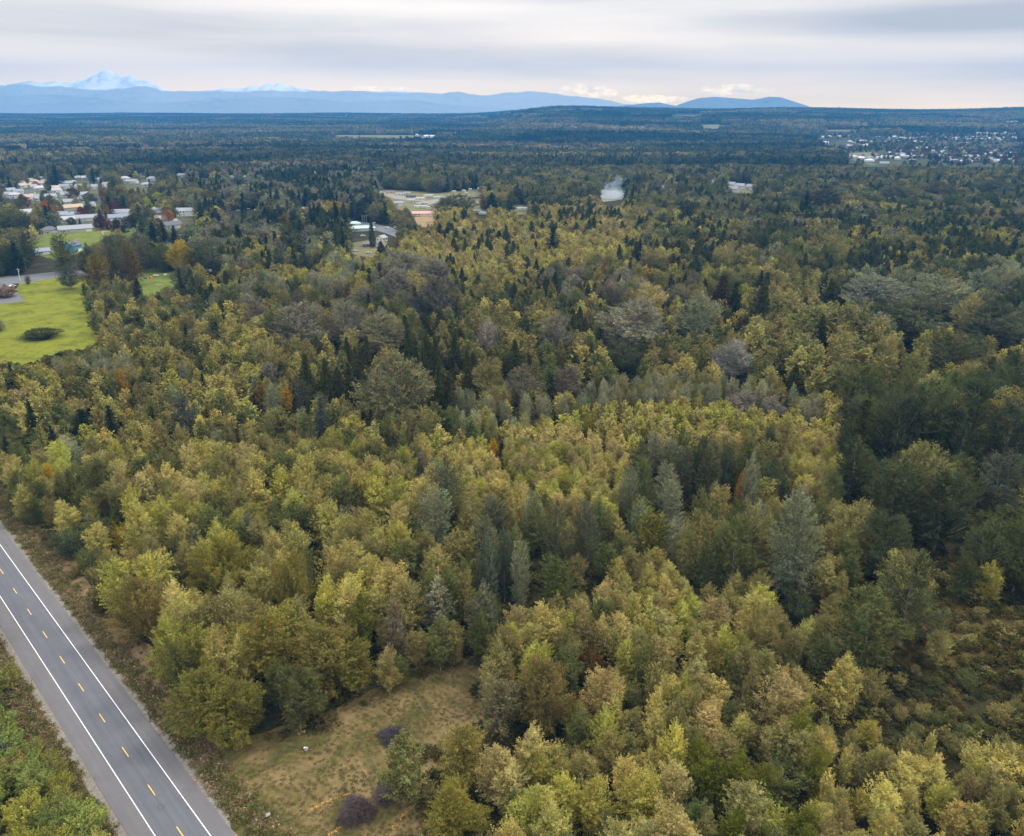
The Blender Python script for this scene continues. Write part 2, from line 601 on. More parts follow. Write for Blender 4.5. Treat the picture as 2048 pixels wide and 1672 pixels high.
def strip(name, d0, d1, z, m, s0=-160, s1=1400, rag=0.0, seed=0, parent=None, step=1.6, rag0=None):
    rs = np.random.RandomState(seed)
    n = int((s1 - s0) / step) if rag else 2
    ss = np.linspace(s0, s1, n)
    if rag:
        def wob(k): return np.interp(ss, ss[::k], rs.normal(size=len(ss[::k])))
        e1 = d1 + rag * (0.6 * wob(2) + 0.8 * wob(7))
        e0 = d0 + (rag0 or 0) * (0.6 * wob(2) + 0.8 * wob(7))
    else:
        e1 = np.full(n, d1); e0 = np.full(n, d0)
    me = bpy.data.meshes.new(name)
    V = [rp(s, a, z) for s, a in zip(ss, e0)] + [rp(s, a, z) for s, a in zip(ss, e1)]
    me.from_pydata(V, [], [(i, i + n, i + n + 1, i + 1) for i in range(n - 1)])
    me.materials.append(m)
    o = link(name, me, parent)
    return o


def asphalt(name, c, streak=0.12):
    m, t, b = mat(name)
    g = N(t, 'ShaderNodeNewGeometry')
    mp = N(t, 'ShaderNodeMapping')
    mp.vector_type = 'TEXTURE'
    mp.inputs['Rotation'].default_value = (0, 0, math.atan2(RD[1], RD[0]))
    mp.inputs['Location'].default_value = (RA[0], RA[1], 0)
    t.links.new(g.outputs['Position'], mp.inputs[0])
    mp2 = N(t, 'ShaderNodeMapping')
    mp2.inputs['Scale'].default_value = (0.03, 1.1, 1)
    t.links.new(mp.outputs[0], mp2.inputs[0])
    n1 = noise(t, mp2.outputs[0], 1.0, 4, 0.6)
    n2 = noise(t, g.outputs['Position'], 9.0, 4, 0.8)
    n3 = noise(t, g.outputs['Position'], 0.25, 3, 0.6)
    v = ramp(t, n1, [(0.3, 1 - streak), (0.7, 1 + streak)])
    v2 = ramp(t, n2, [(0.25, 0.72), (0.75, 1.28)])
    v3 = ramp(t, n3, [(0.3, 0.93), (0.7, 1.07)])
    cc = mixc(t, 1.0, v, c, 'MULTIPLY')
    cc = mixc(t, 1.0, cc, v2, 'MULTIPLY')
    cc = mixc(t, 1.0, cc, v3, 'MULTIPLY')
    t.links.new(cc, b.inputs['Base Color'])
    b.inputs['Roughness'].default_value = 0.85
    return m


def soil(name, stops, scale=1.0, det=6, stops2=None):
    m, t, b = mat(name)
    g = N(t, 'ShaderNodeNewGeometry')
    n1 = noise(t, g.outputs['Position'], scale, det, 0.7)
    n2 = noise(t, g.outputs['Position'], scale * 6, 3, 0.75)
    s = math_node(t, 'ADD', math_node(t, 'MULTIPLY', n1, 0.65), math_node(t, 'MULTIPLY', n2, 0.35))
    t.links.new(ramp(t, s, stops), b.inputs['Base Color'])
    b.inputs['Roughness'].default_value = 1.0
    b.inputs['Specular IOR Level'].default_value = 0.1
    return m


M_GRAVEL = soil('roadside_gravel', [(0.3, (0.10, 0.085, 0.065)), (0.5, (0.20, 0.18, 0.15)), (0.66, (0.30, 0.28, 0.245))], 1.6)
M_VERGE = soil('dry_verge_grass', [(0.3, (0.075, 0.065, 0.025)), (0.45, (0.15, 0.105, 0.050)), (0.6, (0.25, 0.17, 0.095))], 0.55)
M_VERGE_G = soil('green_verge_grass', [(0.3, (0.035, 0.042, 0.012)), (0.5, (0.075, 0.075, 0.02)), (0.68, (0.15, 0.12, 0.045))], 0.5)

PAVE_L, PAVE_R = -6.3, 6.05
road = strip('road', PAVE_L, PAVE_R, 0.10, asphalt('worn_asphalt', (0.104, 0.108, 0.124), 0.16))
tag(road, kind='structure')
strip('road_shoulder', 3.35, PAVE_R - 0.02, 0.104, asphalt('shoulder_asphalt', (0.124, 0.119, 0.124), 0.09), parent=road)
strip('road_shoulder', PAVE_L + 0.02, -3.35, 0.104, asphalt('shoulder_asphalt', (0.128, 0.123, 0.127), 0.09), parent=road)
M_WHITE = plain('white_road_paint', (0.80, 0.80, 0.78), 0.6, var=0.08, scale=3)
M_YEL = plain('yellow_road_paint', (0.85, 0.50, 0.10), 0.6, var=0.1, scale=3)
strip('edge_line', 3.12, 3.27, 0.108, M_WHITE, parent=road)
strip('edge_line', -3.27, -3.12, 0.108, M_WHITE, parent=road)
dash_me = None
for k in range(-3, 60):
    o = strip('centre_dash', -0.075, 0.075, 0.108, M_YEL, s0=k * RSTEP - 1.6, s1=k * RSTEP + 1.6, parent=road)
tag(strip('gravel_verge', PAVE_R - 0.3, PAVE_R + 1.7, 0.05, M_GRAVEL, rag=0.35, seed=3, step=1.2), kind='structure')
tag(strip('gravel_verge', PAVE_L - 1.5, PAVE_L + 0.3, 0.05, M_GRAVEL, rag=0.0, seed=4, step=1.2), kind='structure')
tag(strip('grass_verge', PAVE_R + 0.6, PAVE_R + 8.0, 0.03, M_VERGE, rag=0.9, seed=5), kind='structure')
tag(strip('grass_verge', PAVE_L - 5.0, PAVE_L + 0.1, 0.03, M_VERGE_G, rag=0.0, seed=6), kind='structure')
# survey box cut in the lane and a tar crack
MT = plain('tar_seal', (0.055, 0.055, 0.06), 0.7)
cx, cy = at(322, 1615)
s0, d0 = road_coord(cx, cy)
b = MB()
for (sa, sb, da, db) in ((-0.62, -0.52, -0.45, 0.45), (0.52, 0.62, -0.45, 0.45), (-0.52, 0.52, -0.45, -0.36), (-0.52, 0.52, 0.36, 0.45)):
    b.face([rp(s0 + sa, d0 + da, .109), rp(s0 + sa, d0 + db, .109), rp(s0 + sb, d0 + db, .109), rp(s0 + sb, d0 + da, .109)])
b.build('square_patch_outline', MT, road)
cx, cy = at(280, 1508)
s0, d0 = road_coord(cx, cy)
b = MB()
pts = [(-0.9, 0.12), (-0.5, -0.02), (0, -0.08), (0.5, -0.02), (1.0, 0.25)]
for (a, c), (a2, c2) in zip(pts[:-1], pts[1:]):
    b.face([rp(s0 - a, d0 + c, .109), rp(s0 - a, d0 + c + .07, .109), rp(s0 - a2, d0 + c2 + .07, .109), rp(s0 - a2, d0 + c2, .109)])
b.build('tar_crack', MT, road)
rs_ = np.random.RandomState(12)
for i in range(26):                                   # hairline cracks across the lanes and small repairs
    s_, d_ = rs_.uniform(-20, 150), rs_.uniform(-5.6, 5.4)
    b = MB()
    ang = rs_.choice([0.1, 1.45]) + rs_.normal() * 0.25
    pp = [(s_, d_)]
    for k in range(5):
        ang += rs_.normal() * 0.25
        pp.append((pp[-1][0] + 0.45 * math.cos(ang), pp[-1][1] + 0.45 * math.sin(ang)))
    pp = [q for q in pp if PAVE_L + .1 < q[1] < PAVE_R - .1]
    for (a, c), (a2, c2) in zip(pp[:-1], pp[1:]):
        nx, ny = -(c2 - c), a2 - a
        L = math.hypot(nx, ny) or 1
        nx, ny = nx / L * .02, ny / L * .02
        b.face([rp(a + nx, c + ny, .11), rp(a2 + nx, c2 + ny, .11), rp(a2 - nx, c2 - ny, .11), rp(a - nx, c - ny, .11)])
    if b.f: b.build('pavement_crack', MT, road)
b = MB(); q = at(375, 1617); s0, d0 = road_coord(*q)
b.face([rp(s0 + .25 * math.cos(a) , d0 + .14 * math.sin(a), .109) for a in np.linspace(0, 6.28, 9)[:-1]])
b.build('tar_spot', MT, road)


def patch(name, poly_px, m, z=0.04, sub=6, wob=0.5, seed=1, kind='structure'):
    """an area of ground given by its outline in the photo, laid on the terrain"""
    rs = np.random.RandomState(seed)
    pts = []
    n = len(poly_px)
    for i in range(n):
        a, c = np.array(poly_px[i], float), np.array(poly_px[(i + 1) % n], float)
        for k in range(sub):
            p = a + (c - a) * k / sub
            w = at(p[0], p[1])
            pts.append((w[0] + rs.normal() * wob, w[1] + rs.normal() * wob))
    me = bpy.data.meshes.new(name)
    me.from_pydata([(x, y, float(zt(x, y)) + z) for x, y in pts], [], [tuple(range(len(pts)))])
    me.materials.append(m)
    if me.polygons[0].normal.z < 0: me.flip_normals()
    o = link(name, me)
    if kind: tag(o, kind=kind)
    return o


def mown_material():
    m, t, b = mat('mown_dry_grass')
    g = N(t, 'ShaderNodeNewGeometry')
    n1 = noise(t, g.outputs['Position'], 0.11, 5, 0.65, 1.2)
    n2 = noise(t, g.outputs['Position'], 1.6, 5, 0.8)
    wv = N(t, 'ShaderNodeTexWave', wave_type='RINGS', rings_direction='SPHERICAL')
    mp = N(t, 'ShaderNodeMapping')
    cx, cy = at(560, 1600)
    mp.inputs['Location'].default_value = (-cx, -cy, 0)
    t.links.new(g.outputs['Position'], mp.inputs[0])
    t.links.new(mp.outputs[0], wv.inputs[0])
    wv.inputs['Scale'].default_value = 0.23
    wv.inputs['Distortion'].default_value = 9
    wv.inputs['Detail'].default_value = 3
    wv.inputs['Detail Scale'].default_value = 0.6
    s = math_node(t, 'ADD', math_node(t, 'MULTIPLY', n1, 0.72), math_node(t, 'MULTIPLY', n2, 0.26))
    s = math_node(t, 'ADD', s, math_node(t, 'MULTIPLY', wv.outputs[1], 0.045))
    c = ramp(t, s, [(0.36, (0.048, 0.054, 0.016)), (0.46, (0.095, 0.084, 0.027)), (0.52, (0.145, 0.108, 0.044)), (0.62, (0.215, 0.155, 0.072))])
    t.links.new(c, b.inputs['Base Color'])
    b.inputs['Roughness'].default_value = 1.0
    b.inputs['Specular IOR Level'].default_value = 0.1
    bp = N(t, 'ShaderNodeBump')
    bp.inputs['Strength'].default_value = 0.6
    bp.inputs['Distance'].default_value = 0.3
    t.links.new(n2, bp.inputs['Height'])
    t.links.new(bp.outputs[0], b.inputs['Normal'])
    return m


M_MOWN = mown_material()
M_FIELD = soil('bright_field_grass', [(0.34, (0.055, 0.062, 0.014)), (0.42, (0.10, 0.115, 0.014)), (0.50, (0.16, 0.175, 0.016)), (0.58, (0.19, 0.20, 0.018)), (0.66, (0.17, 0.14, 0.04))], 0.09, 9)
M_LAWN = soil('lawn_grass', [(0.35, (0.08, 0.11, 0.02)), (0.6, (0.16, 0.19, 0.035))], 0.08)
M_DRYF = soil('dry_field', [(0.3, (0.09, 0.09, 0.035)), (0.5, (0.16, 0.15, 0.065)), (0.7, (0.25, 0.22, 0.13))], 0.05)
M_PALE = soil('pale_gravel_lot', [(0.3, (0.20, 0.18, 0.14)), (0.7, (0.34, 0.31, 0.26))], 0.1)
M_STREET = soil('street_asphalt', [(0.3, (0.13, 0.135, 0.145)), (0.7, (0.19, 0.19, 0.195))], 0.1)
M_CONC = soil('pale_concrete', [(0.3, (0.27, 0.26, 0.25)), (0.7, (0.36, 0.35, 0.33))], 0.2)
M_BRUSH = soil('bramble_soil', [(0.3, (0.04, 0.035, 0.012)), (0.5, (0.08, 0.06, 0.02)), (0.68, (0.13, 0.065, 0.025))], 0.3)

P_CLEAR = [(425, 1522), (520, 1486), (640, 1456), (760, 1400), (860, 1346), (950, 1326), (985, 1345), (950, 1400), (955, 1450), (900, 1490), (800, 1500), (765, 1560), (830, 1600), (850, 1690), (500, 1690)]
P_FIELD = [(-60, 612), (25, 603), (62, 558), (108, 556), (130, 565), (172, 600), (186, 640), (200, 688), (150, 700), (110, 712), (60, 728), (-60, 728)]
P_ROADL = [(-80, 556), (40, 551), (106, 544), (112, 556), (48, 566), (-80, 577)]
P_DRIVE = [(-80, 568), (20, 564), (47, 601), (-60, 612)]
P_PARK = [(50, 492), (100, 470), (190, 460), (222, 458), (225, 470), (170, 480), (115, 500), (62, 505)]
P_LAWN2 = [(270, 570), (295, 545), (350, 542), (362, 552), (330, 566), (300, 585), (275, 588)]
P_RV = [(748, 376), (800, 380), (880, 386), (967, 377), (967, 402), (900, 406), (862, 420), (828, 415), (790, 402)]
P_RV2 = [(1000, 410), (1045, 408), (1070, 420), (1040, 424), (1003, 420)]
P_ST2 = [(708, 446), (740, 443), (778, 452), (812, 466), (800, 476), (770, 468), (745, 458), (712, 458)]
P_YARD = [(700, 492), (735, 484), (770, 488), (760, 500), (745, 510), (706, 503)]
P_TAN = [(828, 436), (866, 432), (868, 446), (840, 450)]
P_CUL = [(300, 434), (330, 430), (352, 434), (360, 444), (350, 450), (330, 442), (310, 438)]
P_SMOKE = [(1190, 378), (1262, 381), (1264, 393), (1205, 400), (1192, 392)]
P_HOUSES3 = [(1450, 366), (1508, 368), (1508, 382), (1470, 381), (1452, 374)]
P_TOWN_A = [(1696, 307), (1775, 305), (1776, 315), (1700, 318)]
P_TOWN_F = [(1700, 320), (1780, 322), (1860, 322), (1850, 330), (1740, 331)]
P_BRAMBLE = [(1660, 1180), (1700, 1145), (1800, 1135), (1960, 1150), (2100, 1160), (2100, 1290), (1930, 1290), (1880, 1240), (1760, 1290), (1680, 1240)]

patch('mown_clearing', [(405, 1540), (425, 1500), (520, 1466), (640, 1430), (760, 1376), (860, 1320), (980, 1300), (1060, 1350), (1000, 1480), (960, 1560), (1050, 1690), (1000, 1760), (530, 1760)], M_MOWN, 0.06, wob=0.35)
patch('grass_field', [(-200, 600), (20, 596), (50, 552), (150, 545), (230, 620), (240, 720), (110, 750), (-200, 770)], M_FIELD, 0.04, wob=1.0)
patch('side_road', [(-160, 562), (40, 551), (106, 544), (250, 536), (250, 545), (112, 556), (48, 566), (-160, 582)], M_STREET, 0.08, wob=0.0)
patch('driveway', [(-100, 570), (20, 564), (48, 603), (-40, 612), (-100, 612)], M_STREET, 0.085, wob=0.1)
patch('park_lawn', [(40, 500), (70, 470), (190, 452), (260, 452), (270, 475), (180, 500), (110, 520)], M_LAWN, 0.04)
patch('back_lawn', [(250, 600), (280, 536), (370, 530), (380, 570), (340, 600)], M_LAWN, 0.04)
patch('campground_grass', [(735, 370), (800, 376), (900, 382), (985, 372), (1080, 402), (1085, 428), (1000, 430), (940, 420), (860, 432), (780, 415)], M_DRYF, 0.04)
patch('campground_track', [(752, 380), (800, 391), (850, 398), (850, 403), (790, 398), (752, 385)], M_PALE, 0.09, wob=0.2)
patch('campground_track', [(830, 406), (870, 398), (940, 391), (940, 394), (880, 403), (850, 412)], M_PALE, 0.09, wob=0.2)
patch('bare_earth_lot', [(826, 434), (870, 430), (872, 452), (840, 456)], soil('bare_earth', [(0.3, (0.22, 0.15, 0.08)), (0.7, (0.36, 0.26, 0.14))], 0.1), 0.05)
patch('curving_street', [(700, 440), (715, 442), (740, 446), (778, 453), (812, 468), (806, 480), (770, 466), (740, 458), (710, 452), (696, 446)], M_STREET, 0.08, wob=0.1)
patch('gravel_yard', [(690, 488), (735, 480), (775, 484), (765, 505), (745, 516), (700, 508)], M_DRYF, 0.05)
patch('cul_de_sac', [(296, 432), (312, 430), (335, 432), (352, 436), (361, 444), (356, 450), (340, 449), (330, 442), (316, 438), (298, 436)], M_CONC, 0.06, wob=0.2)
patch('subdivision_lawn', [(-20, 445), (40, 400), (20, 352), (220, 340), (360, 350), (370, 400), (410, 440), (330, 470), (120, 470)], soil('garden_ground', [(0.3, (0.05, 0.055, 0.022)), (0.5, (0.09, 0.095, 0.04)), (0.7, (0.17, 0.165, 0.14))], 0.06), 0.03)
patch('street', [(100, 440), (170, 434), (230, 428), (290, 431), (290, 436), (230, 433), (170, 440), (100, 447)], M_CONC, 0.065, wob=0.1)
patch('street', [(144, 364), (172, 364), (176, 374), (150, 376)], M_CONC, 0.065, wob=0.1)
patch('smoky_field', [(1186, 374), (1265, 378), (1268, 396), (1205, 404), (1188, 396)], M_PALE, 0.05)
patch('houses_yard', [(1410, 362), (1512, 364), (1514, 388), (1470, 386), (1420, 378)], M_DRYF, 0.05)
patch('town_ground', [(1640, 300), (1700, 268), (2100, 262), (2100, 345), (1900, 338), (1700, 335)], soil('town_ground_mix', [(0.3, (0.03, 0.04, 0.016)), (0.5, (0.05, 0.055, 0.026)), (0.7, (0.10, 0.095, 0.07))], 0.02), 1.2, wob=0)
patch('town_field', P_TOWN_A, M_DRYF, 1.6, wob=0)
patch('town_field', P_TOWN_F, M_LAWN, 1.6, wob=0)
patch('bramble_meadow', [(1640, 1200), (1690, 1120), (1800, 1105), (2120, 1120), (2120, 1330), (1900, 1330), (1700, 1290)], M_BRUSH, 0.04)
DIST_FIELDS = [[(262, 293), (290, 283), (345, 284), (340, 292)], [(640, 270), (840, 271), (850, 277), (650, 277)], [(1150, 338), (1290, 341), (1300, 350), (1160, 350)],
               [(1300, 331), (1440, 333), (1450, 342), (1300, 343)], [(1330, 227), (1420, 228), (1425, 233), (1330, 234)], [(1390, 251), (1470, 252), (1470, 258), (1395, 258)],
               [(1640, 258), (1760, 260), (1760, 264), (1640, 263)], [(60, 246), (240, 246), (250, 249), (60, 249)]]
for poly in DIST_FIELDS:
    patch('distant_field', poly, M_DRYF, 1.0, wob=0)


def build_mountains():
    """far ranges: real ridges one behind the other"""
    def range_(name, prof, dist, depth, base_px, seed, snow, hazed_rock, rough, rough_px=2.0):
        rs = np.random.RandomState(seed)
        xs = np.arange(prof[0][0], prof[-1][0] + 1, 4.0)
        top = np.interp(xs, [p[0] for p in prof], [p[1] for p in prof])
        # jagged detail
        det = np.zeros(len(xs))
        for k, amp in ((40, 1.0), (18, 0.6), (8, 0.4), (3, 0.25)):
            nd = rs.normal(size=len(xs) // k + 3)
            det += amp * np.interp(np.arange(len(xs)) / k, np.arange(len(nd)), nd)
        top = top + det * rough_px * rough
        rows = 26
        V = []; Fc = []
        n = len(xs)
        crag = rs.normal(size=(rows, n))
        for _ in range(2):
            crag = (crag + np.roll(crag, 1, 0) + np.roll(crag, 1, 1) + np.roll(crag, -1, 1)) / 4
        for j in range(rows):
            v = j / (rows - 1)                     # 0 foot, 1 crest
            for i in range(n):
                px = xs[i]
                y = dist - depth * (1 - v) + crag[j, i] * depth * 0.03 * (v < 1)
                ra = ray(px, top[i])
                zt_ = CAMH + ra[2] / ra[1] * dist
                xw = ra[0] / ra[1] * dist
                z = zt_ * (v ** (1.0 + 0.25 * math.sin(px / 37.0 + seed))) * (1 )
                V.append((xw, y, z))
        for i in range(n):                          # back side
            V.append((ray(xs[i], HZ)[0] / ray(xs[i], HZ)[1] * dist, dist + depth * 0.6, 0.0))
        for j in range(rows):
            for i in range(n - 1):
                Fc.append((j * n + i, j * n + i + 1, (j + 1) * n + i + 1, (j + 1) * n + i))
        me = bpy.data.meshes.new(name)
        me.from_pydata(V, [], Fc)
        me.polygons.foreach_set('use_smooth', [True] * len(Fc))
        m, t, b = mat(name + '_hazed_rock')  # base colour of each range carries some distance haze
        g = N(t, 'ShaderNodeNewGeometry')
        sp = N(t, 'ShaderNodeSeparateXYZ'); t.links.new(g.outputs['Position'], sp.inputs[0])
        sn = N(t, 'ShaderNodeSeparateXYZ'); t.links.new(g.outputs['Normal'], sn.inputs[0])
        nn = noise(t, g.outputs['Position'], 0.006, 5, 0.7)
        nf = noise(t, g.outputs['Position'], 0.007, 4, 0.6)
        h = math_node(t, 'ADD', sp.outputs[2], math_node(t, 'MULTIPLY', math_node(t, 'SUBTRACT', nn, 0.5), 130))
        fac = math_node(t, 'DIVIDE', math_node(t, 'SUBTRACT', h, snow), 60)
        fac = math_node(t, 'MINIMUM', math_node(t, 'MAXIMUM', fac, 0), 1)
        fac = math_node(t, 'MULTIPLY', fac, ramp(t, nf, [(0.38, 0.35), (0.52, 1.0)]))
        t.links.new(mixc(t, fac, hazed_rock, (0.86, 0.87, 0.88)), b.inputs['Base Color'])
        b.inputs['Roughness'].default_value = 1.0
        me.materials.append(m)
        tag(link(name, me), kind='structure')
    zof = lambda py, d: CAMH + ray(1024, py)[2] / ray(1024, py)[1] * d
    hazed_rock = (0.42, 0.46, 0.52)  # paler and bluer than bare rock: part of the haze is in the colour
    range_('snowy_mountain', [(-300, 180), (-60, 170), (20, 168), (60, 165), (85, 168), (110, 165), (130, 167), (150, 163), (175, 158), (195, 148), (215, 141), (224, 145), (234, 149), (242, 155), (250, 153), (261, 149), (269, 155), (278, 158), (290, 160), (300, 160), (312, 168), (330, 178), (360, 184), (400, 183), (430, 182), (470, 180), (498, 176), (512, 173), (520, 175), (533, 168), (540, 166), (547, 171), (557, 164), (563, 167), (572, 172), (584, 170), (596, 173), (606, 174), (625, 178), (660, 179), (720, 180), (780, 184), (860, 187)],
           10500, 900, 222, 1, zof(190, 10500), hazed_rock, 1.0, 2.0)
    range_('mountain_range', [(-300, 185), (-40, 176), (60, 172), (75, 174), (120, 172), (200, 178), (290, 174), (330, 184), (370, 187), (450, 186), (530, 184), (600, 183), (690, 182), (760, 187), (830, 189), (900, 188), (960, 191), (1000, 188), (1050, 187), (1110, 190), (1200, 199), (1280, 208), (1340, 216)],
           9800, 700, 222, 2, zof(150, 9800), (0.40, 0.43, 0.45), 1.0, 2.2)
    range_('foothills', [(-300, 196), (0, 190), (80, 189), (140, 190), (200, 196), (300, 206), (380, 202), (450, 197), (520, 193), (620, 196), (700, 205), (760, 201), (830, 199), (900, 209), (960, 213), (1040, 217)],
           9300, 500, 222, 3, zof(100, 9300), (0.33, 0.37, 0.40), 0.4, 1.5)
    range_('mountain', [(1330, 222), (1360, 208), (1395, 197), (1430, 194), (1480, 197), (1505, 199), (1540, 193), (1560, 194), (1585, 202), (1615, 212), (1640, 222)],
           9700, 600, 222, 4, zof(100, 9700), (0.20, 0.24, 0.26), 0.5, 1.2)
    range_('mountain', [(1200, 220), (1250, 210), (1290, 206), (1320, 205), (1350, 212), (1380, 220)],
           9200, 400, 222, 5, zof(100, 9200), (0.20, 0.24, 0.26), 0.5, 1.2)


build_mountains()

HAZE_D = 0.000105
bm = MB().box(XMIN - 50, XMAX + 50, YMIN - 50, 11200, -7.0, 655)
haze = bm.build('haze', [])
tag(haze, kind='stuff')
hm = bpy.data.materials.new('haze_air')
hm.use_nodes = True
hm.node_tree.nodes.clear()
pv = N(hm.node_tree, 'ShaderNodeVolumePrincipled')
pv.inputs['Color'].default_value = (0.07, 0.35, 0.78, 1)
pv.inputs['Density'].default_value = HAZE_D
pv.inputs['Anisotropy'].default_value = 0.0
ho = N(hm.node_tree, 'ShaderNodeOutputMaterial')
hm.node_tree.links.new(pv.outputs[0], ho.inputs['Volume'])
haze.data.materials.append(hm)

